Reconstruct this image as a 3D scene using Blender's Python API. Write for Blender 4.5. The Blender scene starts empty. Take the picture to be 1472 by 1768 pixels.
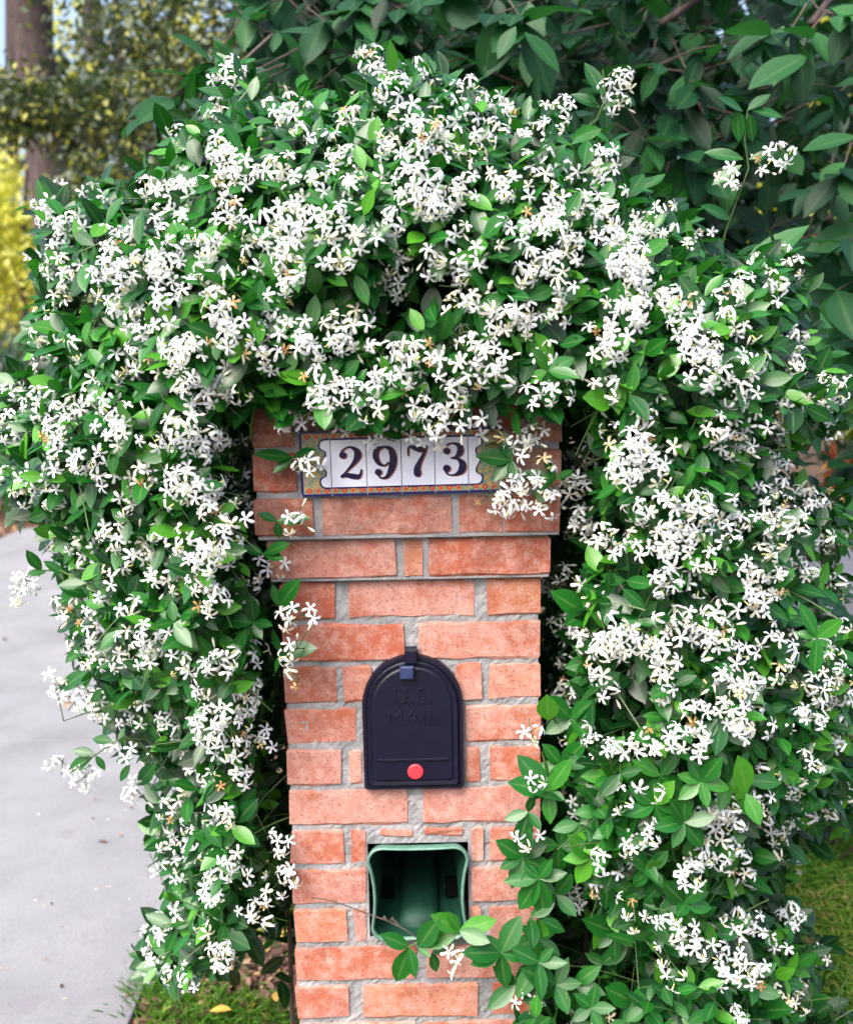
import bpy, math, random
import numpy as np
from mathutils import Vector, Matrix
from mathutils.bvhtree import BVHTree

rnd = random.Random(7)
rng = np.random.default_rng(7)
SC = bpy.context.scene
COL = SC.collection
R = math.radians

# ------------------------------------------------------------------ camera
PW, PH, FPX = 1472.0, 1768.0, 1870.0
CAM = np.array([0.0, 0.0, 1.55])
PITCH, ROLL = R(9.0), R(1.1)
fwd = np.array([0, math.cos(PITCH), -math.sin(PITCH)])
up0 = np.array([0, math.sin(PITCH), math.cos(PITCH)])
rt0 = np.array([1.0, 0, 0])
rt = rt0 * math.cos(ROLL) - up0 * math.sin(ROLL)
upv = up0 * math.cos(ROLL) + rt0 * math.sin(ROLL)
cam = bpy.data.cameras.new('camera')
camo = bpy.data.objects.new('camera', cam)
COL.objects.link(camo)
mw = Matrix.Identity(4)
for i in range(3):
    mw[i][0] = rt[i]; mw[i][1] = upv[i]; mw[i][2] = -fwd[i]; mw[i][3] = CAM[i]
camo.matrix_world = mw
cam.sensor_fit = 'HORIZONTAL'
cam.sensor_width = 36
cam.lens = 36 * FPX / PW
cam.clip_start = 0.05
cam.clip_end = 500
cam.dof.use_dof = True
cam.dof.focus_distance = 1.62
cam.dof.aperture_fstop = 5.0
SC.camera = camo

# ------------------------------------------------------------------ light
SUN_EL, SUN_AZ = R(50), R(215)      # azimuth clockwise from +Y: behind the camera, to the left
world = bpy.data.worlds.new('World')
SC.world = world
world.use_nodes = True
nt = world.node_tree
nt.nodes.clear()
sky = nt.nodes.new('ShaderNodeTexSky')
sky.sky_type = 'NISHITA'
sky.sun_disc = False
sky.sun_elevation = SUN_EL
sky.sun_rotation = SUN_AZ
sky.air_density = 1.0
sky.dust_density = 7.0
bg = nt.nodes.new('ShaderNodeBackground')
bg.inputs['Strength'].default_value = 0.15
wo = nt.nodes.new('ShaderNodeOutputWorld')
nt.links.new(sky.outputs[0], bg.inputs[0])
nt.links.new(bg.outputs[0], wo.inputs[0])
sl = bpy.data.lights.new('sun', 'SUN')
sl.energy = 1.4
sl.angle = R(40)
sl.color = (0.97, 0.98, 1.0)
so = bpy.data.objects.new('sun', sl)
COL.objects.link(so)
sd = Vector((math.sin(SUN_AZ) * math.cos(SUN_EL), math.cos(SUN_AZ) * math.cos(SUN_EL), math.sin(SUN_EL)))
so.rotation_euler = sd.to_track_quat('Z', 'Y').to_euler()
so.location = (0, -3, 6)
SC.view_settings.view_transform = 'Standard'
SC.view_settings.look = 'None'
SC.view_settings.exposure = 1.7
SC.view_settings.gamma = 1.0
SC.view_settings.use_curve_mapping = False
SC.cycles.max_bounces = 8
SC.cycles.transparent_max_bounces = 8

# ------------------------------------------------------------------ helpers
def pt(u, v, Y):
    """point on the plane y = Y seen at photo pixel (u, v)"""
    d = fwd + rt * ((u - PW / 2) / FPX) - upv * ((v - PH / 2) / FPX)
    return CAM + d * (Y / d[1])

def pts(U, V, Y):
    U = np.asarray(U, float); V = np.asarray(V, float); Y = np.asarray(Y, float)
    d = fwd[None] + rt[None] * ((U - PW / 2) / FPX)[:, None] - upv[None] * ((V - PH / 2) / FPX)[:, None]
    return CAM + d * (Y / d[:, 1])[:, None]

def proj(P):
    P = np.atleast_2d(P) - CAM
    z = P @ fwd
    return PW / 2 + FPX * (P @ rt) / z, PH / 2 - FPX * (P @ upv) / z

def unit(a):
    a = np.asarray(a, float)
    return a / np.maximum(np.linalg.norm(a, axis=-1, keepdims=True), 1e-9)

def tagit(o, label=None, cat=None, group=None, kind=None):
    if label: o['label'] = label
    if cat: o['category'] = cat
    if group: o['group'] = group
    if kind: o['kind'] = kind
    return o

def link(name, data, parent=None):
    o = bpy.data.objects.new(name, data)
    COL.objects.link(o)
    if parent is not None:
        o.parent = parent
        o.matrix_parent_inverse = Matrix.Identity(4)
    return o

def empty(name, loc=(0, 0, 0)):
    o = bpy.data.objects.new(name, None)
    COL.objects.link(o)
    o.location = loc
    o.empty_display_size = 0.1
    return o

def off(parent):
    return np.array(parent.location) if parent is not None else np.zeros(3)

class MB:
    """collects shapes (world coordinates), links them as one mesh object"""
    def __init__(s):
        s.v = []; s.f = []; s.m = []; s.t = []; s.n = 0
    def add(s, verts, faces, mat=0, tint=0.5):
        verts = np.asarray(verts, float)
        s.v.append(verts)
        b = s.n
        for f in faces:
            s.f.append([i + b for i in f]); s.m.append(mat)
        s.t.append(np.full(len(verts), tint))
        s.n += len(verts)
    def box(s, x0, x1, y0, y1, z0, z1, mat=0):
        s.add([(x0, y0, z0), (x1, y0, z0), (x1, y1, z0), (x0, y1, z0), (x0, y0, z1), (x1, y0, z1), (x1, y1, z1), (x0, y1, z1)],
              [(0, 3, 2, 1), (4, 5, 6, 7), (0, 1, 5, 4), (1, 2, 6, 5), (2, 3, 7, 6), (3, 0, 4, 7)], mat)
    def tube(s, path, rad, sides=5, mat=0, tint=0.5, caps=True):
        path = np.asarray(path, float); n = len(path)
        rad = np.full(n, rad) if np.isscalar(rad) else np.asarray(rad, float)
        tg = unit(np.gradient(path, axis=0))
        ref = np.array([0.13, 0.31, 0.94]) if abs(tg[0][2]) < 0.9 else np.array([1.0, 0.1, 0])
        vs = []
        for i in range(n):
            a = unit(np.cross(tg[i], ref)); b = np.cross(tg[i], a)
            for k in range(sides):
                th = 2 * math.pi * k / sides
                vs.append(path[i] + rad[i] * (a * math.cos(th) + b * math.sin(th)))
        fs = [(i * sides + k, i * sides + (k + 1) % sides, (i + 1) * sides + (k + 1) % sides, (i + 1) * sides + k)
              for i in range(n - 1) for k in range(sides)]
        if caps:
            fs += [tuple(range(sides))[::-1], tuple(range((n - 1) * sides, n * sides))]
        s.add(vs, fs, mat, tint)
    def build(s, name, mats, parent=None, smooth=False):
        me = bpy.data.meshes.new(name)
        if s.v:
            V = np.concatenate(s.v) - off(parent)
            me.from_pydata(V.tolist(), [], s.f)
            at = me.attributes.new('tint', 'FLOAT', 'POINT')
            at.data.foreach_set('value', np.concatenate(s.t).astype(np.float32))
        for m in (mats if isinstance(mats, (list, tuple)) else [mats]):
            me.materials.append(m)
        me.polygons.foreach_set('material_index', s.m)
        if smooth:
            me.polygons.foreach_set('use_smooth', [True] * len(me.polygons))
        me.update()
        return link(name, me, parent)

def fast_mesh(name, V, Q, tint, mats, parent=None, matidx=None, smooth=True, rib=None):
    """V (n,3), Q (m,4) quads; vectorised"""
    me = bpy.data.meshes.new(name)
    V = V - off(parent)
    n, m = len(V), len(Q)
    me.vertices.add(n); me.vertices.foreach_set('co', V.astype(np.float32).ravel())
    me.loops.add(m * 4); me.loops.foreach_set('vertex_index', Q.astype(np.int32).ravel())
    me.polygons.add(m)
    me.polygons.foreach_set('loop_start', np.arange(0, m * 4, 4, dtype=np.int32))
    for mm in (mats if isinstance(mats, (list, tuple)) else [mats]):
        me.materials.append(mm)
    if matidx is not None:
        me.polygons.foreach_set('material_index', matidx.astype(np.int32))
    me.polygons.foreach_set('use_smooth', np.full(m, smooth))
    at = me.attributes.new('tint', 'FLOAT', 'POINT')
    at.data.foreach_set('value', tint.astype(np.float32))
    if rib is not None:
        at = me.attributes.new('rib', 'FLOAT', 'POINT'); at.data.foreach_set('value', rib.astype(np.float32))
    me.update(calc_edges=True)
    me.validate()
    return link(name, me, parent)

# ------------------------------------------------------------------ materials
def new_mat(name):
    m = bpy.data.materials.new(name); m.use_nodes = True
    nt = m.node_tree; nt.nodes.clear()
    o = nt.nodes.new('ShaderNodeOutputMaterial')
    return m, nt, o

def N(nt, t, **kw):
    n = nt.nodes.new(t)
    for k, v in kw.items():
        if k in n.inputs: n.inputs[k].default_value = v
        else: setattr(n, k, v)
    return n

def ramp(nt, src, stops):
    r = nt.nodes.new('ShaderNodeValToRGB')
    e = r.color_ramp.elements
    while len(e) < len(stops): e.new(0.5)
    for i, (p, c) in enumerate(stops):
        e[i].position = p; e[i].color = (*c, 1)
    nt.links.new(src, r.inputs[0])
    return r.outputs[0]

def mixc(nt, fac, a, b, mode='MIX'):
    m = nt.nodes.new('ShaderNodeMix'); m.data_type = 'RGBA'; m.blend_type = mode
    if isinstance(fac, float): m.inputs[0].default_value = fac
    else: nt.links.new(fac, m.inputs[0])
    for i, c in ((6, a), (7, b)):
        if isinstance(c, tuple): m.inputs[i].default_value = (*c, 1)
        else: nt.links.new(c, m.inputs[i])
    return m.outputs[2]

def objcoord(nt):
    return nt.nodes.new('ShaderNodeTexCoord').outputs['Object']

def noise(nt, scale, detail=4, rough=0.6, vec=None):
    n = N(nt, 'ShaderNodeTexNoise', Scale=scale, Detail=detail, Roughness=rough)
    nt.links.new(vec if vec is not None else objcoord(nt), n.inputs['Vector'])
    return n.outputs['Fac']

def geo_pos(nt):
    return nt.nodes.new('ShaderNodeNewGeometry').outputs['Position']

def mat_plain(name, col, rough=0.5, var=0.15, nscale=30, bump=0.0, bscale=200, spec=0.5, metal=0.0):
    m, nt, o = new_mat(name)
    b = N(nt, 'ShaderNodeBsdfPrincipled')
    b.inputs['Roughness'].default_value = rough
    b.inputs['Specular IOR Level'].default_value = spec
    b.inputs['Metallic'].default_value = metal
    pos = geo_pos(nt)
    nz = noise(nt, nscale, vec=pos)
    lo = tuple(c * (1 - var) for c in col); hi = tuple(min(1, c * (1 + var)) for c in col)
    nt.links.new(ramp(nt, nz, [(0.3, lo), (0.7, hi)]), b.inputs['Base Color'])
    if bump:
        bp = N(nt, 'ShaderNodeBump', Strength=bump, Distance=0.002)
        nt.links.new(noise(nt, bscale, vec=pos), bp.inputs['Height'])
        nt.links.new(bp.outputs[0], b.inputs['Normal'])
    nt.links.new(b.outputs[0], o.inputs[0])
    return m

def mat_leaf(name, stops, rough=0.38, trans=0.3, tcol=(0.25, 0.5, 0.05), spec=0.5, rib=0.0):
    """leaf colour picked by the leaf's own tint; light passes through the blade"""
    m, nt, o = new_mat(name)
    at = N(nt, 'ShaderNodeAttribute', attribute_name='tint')
    nz = noise(nt, 60, 2, vec=geo_pos(nt))
    add = N(nt, 'ShaderNodeMath', operation='MULTIPLY_ADD')
    nt.links.new(nz, add.inputs[0]); add.inputs[1].default_value = 0.12
    nt.links.new(at.outputs['Fac'], add.inputs[2])
    c = ramp(nt, add.outputs[0], stops)
    if rib:   # paler midrib, slightly paler margin
        ra = N(nt, 'ShaderNodeAttribute', attribute_name='rib')
        c = mixc(nt, ramp(nt, ra.outputs['Fac'], [(0.05, (rib, rib, rib)), (0.17, (0, 0, 0))]), c, (0.22, 0.34, 0.12))
    b = N(nt, 'ShaderNodeBsdfPrincipled'); b.inputs['Roughness'].default_value = rough
    b.inputs['Specular IOR Level'].default_value = spec
    nt.links.new(c, b.inputs['Base Color'])
    t = N(nt, 'ShaderNodeBsdfTranslucent')
    nt.links.new(mixc(nt, 0.5, c, tcol), t.inputs['Color'])
    mx = N(nt, 'ShaderNodeMixShader'); mx.inputs[0].default_value = trans
    nt.links.new(b.outputs[0], mx.inputs[1]); nt.links.new(t.outputs[0], mx.inputs[2])
    nt.links.new(mx.outputs[0], o.inputs[0])
    return m

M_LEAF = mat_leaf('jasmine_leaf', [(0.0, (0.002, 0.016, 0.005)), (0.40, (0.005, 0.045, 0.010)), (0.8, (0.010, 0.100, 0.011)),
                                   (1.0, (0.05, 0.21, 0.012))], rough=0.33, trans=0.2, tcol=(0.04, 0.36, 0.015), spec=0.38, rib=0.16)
M_PETAL = mat_leaf('petal', [(0.0, (0.63, 0.66, 0.70)), (0.6, (0.68, 0.70, 0.71)), (0.85, (0.66, 0.63, 0.50)), (0.93, (0.55, 0.44, 0.22)), (1.0, (0.36, 0.18, 0.07))],
                   rough=0.6, trans=0.25, tcol=(0.9, 0.95, 0.8), spec=0.2)
M_TUBE = mat_plain('flower_tube', (0.45, 0.45, 0.16), 0.6, 0.2)
M_STEM = mat_plain('green_stem', (0.045, 0.085, 0.022), 0.6, 0.3)
M_WOOD = mat_plain('vine_wood', (0.05, 0.036, 0.028), 0.8, 0.35, 60, 0.5)
M_BIGLEAF = mat_leaf('broad_leaf', [(0.0, (0.0012, 0.007, 0.0035)), (0.25, (0.003, 0.020, 0.009)), (0.55, (0.006, 0.042, 0.015)), (0.9, (0.022, 0.100, 0.026)), (1.0, (0.22, 0.27, 0.03))],  # darkest stop carries the shade between the leaves
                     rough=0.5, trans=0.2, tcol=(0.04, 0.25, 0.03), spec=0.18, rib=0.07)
M_WOODS = mat_leaf('woodland_leaf', [(0.0, (0.002, 0.010, 0.003)), (0.5, (0.007, 0.024, 0.006)), (0.75, (0.035, 0.06, 0.008)), (1.0, (0.26, 0.25, 0.02))],
                   rough=0.5, trans=0.2, tcol=(0.10, 0.18, 0.02))
M_YELLOW = mat_leaf('sunlit_yellow_leaf', [(0.0, (0.02, 0.05, 0.008)), (0.35, (0.20, 0.26, 0.015)), (0.7, (0.46, 0.48, 0.06)), (1.0, (0.72, 0.72, 0.24))],  # yellow foliage with sunlight put into its bright stops
                    rough=0.6, trans=0.45, tcol=(0.9, 0.85, 0.05))
M_HEDGE = mat_leaf('hedge_leaf', [(0.0, (0.008, 0.025, 0.018)), (0.6, (0.015, 0.05, 0.03)), (1.0, (0.07, 0.13, 0.05))], rough=0.5, trans=0.1)
M_GRASS = mat_leaf('grass_blade', [(0.0, (0.04, 0.14, 0.015)), (0.5, (0.10, 0.27, 0.025)), (0.85, (0.28, 0.38, 0.06)), (1.0, (0.5, 0.40, 0.16))],
                   rough=0.5, trans=0.35)
M_LITTER = mat_leaf('dry_leaf', [(0.0, (0.06, 0.03, 0.025)), (0.5, (0.17, 0.09, 0.065)), (0.85, (0.32, 0.2, 0.13)), (1.0, (0.6, 0.38, 0.06))],
                    rough=0.7, trans=0.1, tcol=(0.5, 0.25, 0.05))
M_BARK = None
def mat_bark():
    m, nt, o = new_mat('bark')
    mp = N(nt, 'ShaderNodeMapping'); mp.inputs['Scale'].default_value = (1, 1, 0.22)
    nt.links.new(geo_pos(nt), mp.inputs[0])
    vo = N(nt, 'ShaderNodeTexVoronoi', Scale=22.0); nt.links.new(mp.outputs[0], vo.inputs['Vector'])
    nz = noise(nt, 35, 6, 0.7, mp.outputs[0])
    c = ramp(nt, nz, [(0.3, (0.022, 0.014, 0.014)), (0.55, (0.07, 0.046, 0.046)), (0.75, (0.13, 0.092, 0.092))])
    c = mixc(nt, ramp(nt, vo.outputs['Distance'], [(0.2, (0, 0, 0)), (0.7, (0.5, 0.5, 0.5))]), c, (0.02, 0.013, 0.012))
    b = N(nt, 'ShaderNodeBsdfPrincipled'); b.inputs['Roughness'].default_value = 0.9
    nt.links.new(c, b.inputs['Base Color'])
    bp = N(nt, 'ShaderNodeBump', Strength=0.8, Distance=0.02)
    nt.links.new(nz, bp.inputs['Height']); nt.links.new(bp.outputs[0], b.inputs['Normal'])
    nt.links.new(b.outputs[0], o.inputs[0])
    return m
M_BARK = mat_bark()

def mat_brick():
    m, nt, o = new_mat('fired_brick')
    pos = geo_pos(nt)
    oi = nt.nodes.new('ShaderNodeObjectInfo')
    base = ramp(nt, oi.outputs['Random'], [(0.0, (0.31, 0.075, 0.040)), (0.2, (0.34, 0.115, 0.07)), (0.4, (0.33, 0.145, 0.115)), (0.6, (0.39, 0.205, 0.165)), (0.8, (0.36, 0.14, 0.075)), (1.0, (0.25, 0.085, 0.06))])
    n1 = noise(nt, 14, 4, 0.65, pos)
    red = mixc(nt, ramp(nt, n1, [(0.46, (0, 0, 0)), (0.62, (0.8, 0.8, 0.8))]), base, (0.29, 0.075, 0.035))
    n2 = noise(nt, 48, 6, 0.75, pos)
    pale = mixc(nt, ramp(nt, n2, [(0.44, (0, 0, 0)), (0.66, (0.7, 0.7, 0.7))]), red, (0.46, 0.29, 0.25))
    n3 = noise(nt, 240, 4, 0.75, pos)
    pit = mixc(nt, ramp(nt, n3, [(0.36, (0.8, 0.8, 0.8)), (0.46, (0, 0, 0))]), pale, (0.17, 0.06, 0.05))
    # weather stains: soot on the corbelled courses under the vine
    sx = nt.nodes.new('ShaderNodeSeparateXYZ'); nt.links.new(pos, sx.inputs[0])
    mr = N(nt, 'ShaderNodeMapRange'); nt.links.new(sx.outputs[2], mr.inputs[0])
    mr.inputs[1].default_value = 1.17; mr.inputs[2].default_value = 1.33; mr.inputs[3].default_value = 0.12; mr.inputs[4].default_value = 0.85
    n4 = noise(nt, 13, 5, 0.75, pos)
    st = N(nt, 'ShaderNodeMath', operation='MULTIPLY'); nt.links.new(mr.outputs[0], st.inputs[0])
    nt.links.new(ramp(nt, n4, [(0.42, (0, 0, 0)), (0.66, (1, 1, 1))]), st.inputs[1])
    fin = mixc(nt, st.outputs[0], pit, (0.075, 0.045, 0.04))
    b = N(nt, 'ShaderNodeBsdfPrincipled'); b.inputs['Roughness'].default_value = 0.85
    b.inputs['Specular IOR Level'].default_value = 0.25
    nt.links.new(fin, b.inputs['Base Color'])
    mx = N(nt, 'ShaderNodeMath', operation='ADD'); nt.links.new(n2, mx.inputs[0]); nt.links.new(n3, mx.inputs[1])
    bp = N(nt, 'ShaderNodeBump', Strength=0.7, Distance=0.002)
    nt.links.new(mx.outputs[0], bp.inputs['Height']); nt.links.new(bp.outputs[0], b.inputs['Normal'])
    nt.links.new(b.outputs[0], o.inputs[0])
    return m
M_BRICK = mat_brick()

def mat_mortar():
    m, nt, o = new_mat('mortar')
    pos = geo_pos(nt)
    n1 = noise(nt, 25, 4, 0.6, pos); n2 = noise(nt, 500, 3, 0.8, pos)
    c = ramp(nt, n1, [(0.3, (0.17, 0.17, 0.178)), (0.5, (0.24, 0.24, 0.25)), (0.7, (0.33, 0.325, 0.335))])
    c = mixc(nt, ramp(nt, n2, [(0.35, (0.5, 0.5, 0.5)), (0.5, (0, 0, 0))]), c, (0.10, 0.10, 0.10))
    b = N(nt, 'ShaderNodeBsdfPrincipled'); b.inputs['Roughness'].default_value = 0.95
    nt.links.new(c, b.inputs['Base Color'])
    bp = N(nt, 'ShaderNodeBump', Strength=0.8, Distance=0.003)
    nt.links.new(n2, bp.inputs['Height'])
    b2 = N(nt, 'ShaderNodeBump', Strength=0.8, Distance=0.006)
    nt.links.new(n1, b2.inputs['Height']); nt.links.new(bp.outputs[0], b2.inputs['Normal'])
    nt.links.new(b2.outputs[0], b.inputs['Normal'])
    nt.links.new(b.outputs[0], o.inputs[0])
    return m
M_MORTAR = mat_mortar()

def mat_ground(name, cols, s1, s2, bump=0.5, dist=0.01, rough=0.95, extra=None):
    m, nt, o = new_mat(name)
    pos = geo_pos(nt)
    n1 = noise(nt, s1, 6, 0.65, pos); n2 = noise(nt, s2, 4, 0.75, pos)
    c = ramp(nt, n1, [(0.32, cols[0]), (0.5, cols[1]), (0.68, cols[2])])
    c = mixc(nt, ramp(nt, n2, [(0.4, (0.35, 0.35, 0.35)), (0.6, (0, 0, 0))]), c, tuple(x * 0.6 for x in cols[0]))
    if extra:
        n3 = noise(nt, extra[1], 3, 0.6, pos)
        c = mixc(nt, ramp(nt, n3, [(extra[2], (0, 0, 0)), (extra[2] + 0.07, (0.6, 0.6, 0.6))]), c, extra[0])
    b = N(nt, 'ShaderNodeBsdfPrincipled'); b.inputs['Roughness'].default_value = rough
    b.inputs['Specular IOR Level'].default_value = 0.2
    nt.links.new(c, b.inputs['Base Color'])
    bp = N(nt, 'ShaderNodeBump', Strength=bump, Distance=dist)
    nt.links.new(n2, bp.inputs['Height']); nt.links.new(bp.outputs[0], b.inputs['Normal'])
    nt.links.new(b.outputs[0], o.inputs[0])
    return m
M_CONC = mat_ground('concrete', [(0.158, 0.161, 0.177), (0.198, 0.201, 0.220), (0.228, 0.231, 0.250)], 2.3, 210, 0.6, 0.004,
                    extra=((0.16, 0.15, 0.175), 9.0, 0.63))
M_SOIL = mat_ground('forest_floor', [(0.06, 0.04, 0.03), (0.13, 0.085, 0.06), (0.22, 0.14, 0.09)], 6, 60, 0.8, 0.02)
M_LAWN = mat_ground('lawn_soil', [(0.035, 0.055, 0.015), (0.06, 0.10, 0.02), (0.12, 0.16, 0.03)], 4, 90, 0.8, 0.02)
M_MULCH = mat_ground('mulch', [(0.05, 0.025, 0.02), (0.10, 0.05, 0.04), (0.18, 0.10, 0.08)], 25, 120, 1.0, 0.02)
M_ROAD = mat_ground('asphalt', [(0.045, 0.045, 0.05), (0.055, 0.055, 0.06), (0.07, 0.07, 0.075)], 5, 200, 0.5, 0.004)
M_BLACK = mat_plain('black_plastic', (0.0035, 0.0035, 0.0125), 0.42, 0.2, 40, 0.25, 500, spec=0.25)
M_BLACK2 = mat_plain('black_latch', (0.02, 0.03, 0.08), 0.3, 0.2, 40)
M_RED = mat_plain('red_reflector', (0.55, 0.03, 0.04), 0.3, 0.05)
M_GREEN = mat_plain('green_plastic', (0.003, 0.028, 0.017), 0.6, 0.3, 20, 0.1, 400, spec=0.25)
M_GREENLIP = mat_plain('sky_sheen_green_lip', (0.075, 0.165, 0.13), 0.28, 0.2, 60)  # paler than the shell: sky reflection put into the rim colour
M_DARK = mat_plain('black_slot', (0.002, 0.003, 0.003), 0.9, spec=0.0)
M_CERW = mat_plain('white_glaze', (0.62, 0.65, 0.78), 0.18, 0.04)
M_CERB = mat_plain('cobalt_glaze', (0.012, 0.010, 0.09), 0.18, 0.1)
M_CERD = mat_plain('digit_glaze', (0.005, 0.004, 0.04), 0.18, 0.2)
M_CERO = mat_plain('rust_glaze', (0.25, 0.08, 0.065), 0.2, 0.1)
M_CERR = mat_plain('red_glaze', (0.42, 0.03, 0.022), 0.2, 0.1)
M_CERY = mat_plain('yellow_glaze', (0.42, 0.27, 0.05), 0.2, 0.1)
def mat_border():
    m, nt, o = new_mat('border_glaze')
    b = N(nt, 'ShaderNodeBsdfPrincipled'); b.inputs['Roughness'].default_value = 0.2
    nt.links.new(ramp(nt, noise(nt, 170, 3, 0.7, geo_pos(nt)), [(0.36, (0.09, 0.17, 0.15)), (0.46, (0.20, 0.22, 0.17)), (0.54, (0.26, 0.22, 0.14)), (0.64, (0.42, 0.30, 0.06))]), b.inputs['Base Color'])
    nt.links.new(b.outputs[0], o.inputs[0]); return m
M_CERG = mat_border()
M_CERT = mat_plain('teal_glaze', (0.06, 0.26, 0.22), 0.2, 0.1)
M_GREY = mat_plain('grey_paint', (0.28, 0.30, 0.36), 0.5, 0.08)
M_REDLEAF = mat_leaf('red_shrub_leaf', [(0.0, (0.25, 0.02, 0.015)), (0.5, (0.45, 0.05, 0.02)), (1.0, (0.35, 0.3, 0.05))], trans=0.3, tcol=(0.6, 0.1, 0.02))

# ------------------------------------------------------------------ ground, driveway, lawn
def sheet(name, poly, z, mat, label=None):
    mb = MB(); mb.add([(x, y, z) for x, y in poly], [tuple(range(len(poly)))])
    o = mb.build(name, mat); tagit(o, label, kind='structure'); return o
sheet('ground', [(-120, -40), (120, -40), (120, 160), (-120, 160)], 0.0, M_SOIL)
sheet('lawn', [(0.42, 1.0), (4.2, 1.0), (4.2, 3.05), (2.2, 3.15), (0.42, 3.0)], 0.006, M_LAWN)
sheet('mulch_bed', [(0.3, 3.05), (2.2, 3.19), (4.2, 3.09), (4.2, 5.3), (0.3, 5.3)], 0.010, M_MULCH)
sheet('road', [(-8, -9), (12, -9), (12, 0.7), (-8, 0.7)], 0.004, M_ROAD)
sheet('side_path', [(1.5, 5.6), (9, 5.6), (9, 8.2), (1.5, 8.2)], 0.012, M_CONC)
drv = empty('driveway', (-2.07, 4, 0)); tagit(drv, kind='structure')
for y0, y1 in ((0.72, 1.5), (1.5, 4.05), (4.05, 6.6), (6.6, 9.15)):
    mb = MB(); c = 0.004
    x0, x1 = -3.46, -0.70
    a, b = y0 + c, y1 - c
    zt = 0.03
    mb.add([(x0, a, -0.05), (x1, a, -0.05), (x1, b, -0.05), (x0, b, -0.05),
            (x0, a, zt - .003), (x1, a, zt - .003), (x1, b, zt - .003), (x0, b, zt - .003),
            (x0 + .003, a + .003, zt), (x1 - .003, a + .003, zt), (x1 - .003, b - .003, zt), (x0 + .003, b - .003, zt)],
           [(0, 3, 2, 1), (0, 1, 5, 4), (1, 2, 6, 5), (2, 3, 7, 6), (3, 0, 4, 7),
            (4, 5, 9, 8), (5, 6, 10, 9), (6, 7, 11, 10), (7, 4, 8, 11), (8, 9, 10, 11)])
    mb.build('concrete_slab', M_CONC, drv)

# ------------------------------------------------------------------ brick column
YF = 1.63                       # face of the shaft
xc = pt(711.5, 1180, YF)[0]
HALF = 0.2
DEP = 0.40
def rowtop(i):                  # i = 2 is the second course under the corbels
    return 1.118 - 0.0677 * (i - 2)
column = empty('brick_mailbox_column', (xc, YF + DEP / 2, 0))
tagit(column, 'red brick mailbox column with corbelled top rising out of the white flowering vine', 'brick column')
mort = MB()
brick_cache = {}
def brick(x0, x1, y0, y1, z0, z1):
    """a worn brick: chamfered box with ragged arrises"""
    nx = max(2, int((x1 - x0) / 0.03)); ny = max(1, int((y1 - y0) / 0.06)); nz = 2
    c = 0.003
    def ring(ex, ey, z, j):
        P = []
        X0, X1, Y0, Y1 = x0 + ex, x1 - ex, y0 + ey, y1 - ey
        for k in range(nx): P.append((X0 + (X1 - X0) * k / nx, Y0, z))
        for k in range(ny): P.append((X1, Y0 + (Y1 - Y0) * k / ny, z))
        for k in range(nx): P.append((X1 - (X1 - X0) * k / nx, Y1, z))
        for k in range(ny): P.append((X0, Y1 - (Y1 - Y0) * k / ny, z))
        return [(a + rnd.gauss(0, j), b + rnd.gauss(0, j * .6), q + rnd.gauss(0, j)) for a, b, q in P]
    rings = [ring(c, c, z0, .0011), ring(0, 0, z0 + c, .0012), ring(0, 0, z1 - c, .0012), ring(c, c, z1, .0011)]
    n = len(rings[0]); V = sum(rings, [])
    F = [(r * n + k, r * n + (k + 1) % n, (r + 1) * n + (k + 1) % n, (r + 1) * n + k) for r in range(3) for k in range(n)]
    F += [tuple(range(n))[::-1], tuple(range(3 * n, 4 * n))]
    mb = MB(); mb.add(V, F)
    return mb.build('brick', M_BRICK, column)

BR = {  # front face of each course, brick ends read along the course
 -4: [(456, 560), (572, 780), (792, 962)],
 -3: [(456, 505), (518, 728), (740, 905), (917, 962)],
 -2: [(456, 510), (524, 745), (757, 962)],
 -1: [(456, 540), (556, 778), (792, 867), (871, 966)],
  0: [(472, 683), (697, 728), (740, 950)],
  1: [(488, 578), (604, 818), (841, 933)],
  2: [(488, 697), (722, 933)],
  3: [(489, 581), (592, 640), (786, 832), (843, 934)],
  4: [(490, 614), (803, 934)],
  5: [(493, 588), (602, 624), (803, 828), (844, 934)],
  6: [(497, 704), (730, 934)],
  7: [(499, 592), (605, 632), (812, 835), (846, 935)],
  8: [(503, 631), (813, 935)],
  9: [(505, 600), (611, 631), (814, 832), (845, 935)],
 10: [(508, 716), (735, 935)],
 11: [(510, 601), (627, 825), (849, 935)],
}
BH, GAP = 0.0590, 0.0087
NW = (636, 809, 1457, 1617)     # opening of the newspaper holder
nx0 = pt(NW[0], 1540, YF)[0]; nx1 = pt(NW[1], 1540, YF)[0]
nz1 = pt(722, NW[2], YF)[2]; nz0 = pt(722, NW[3], YF)[2]
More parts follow.
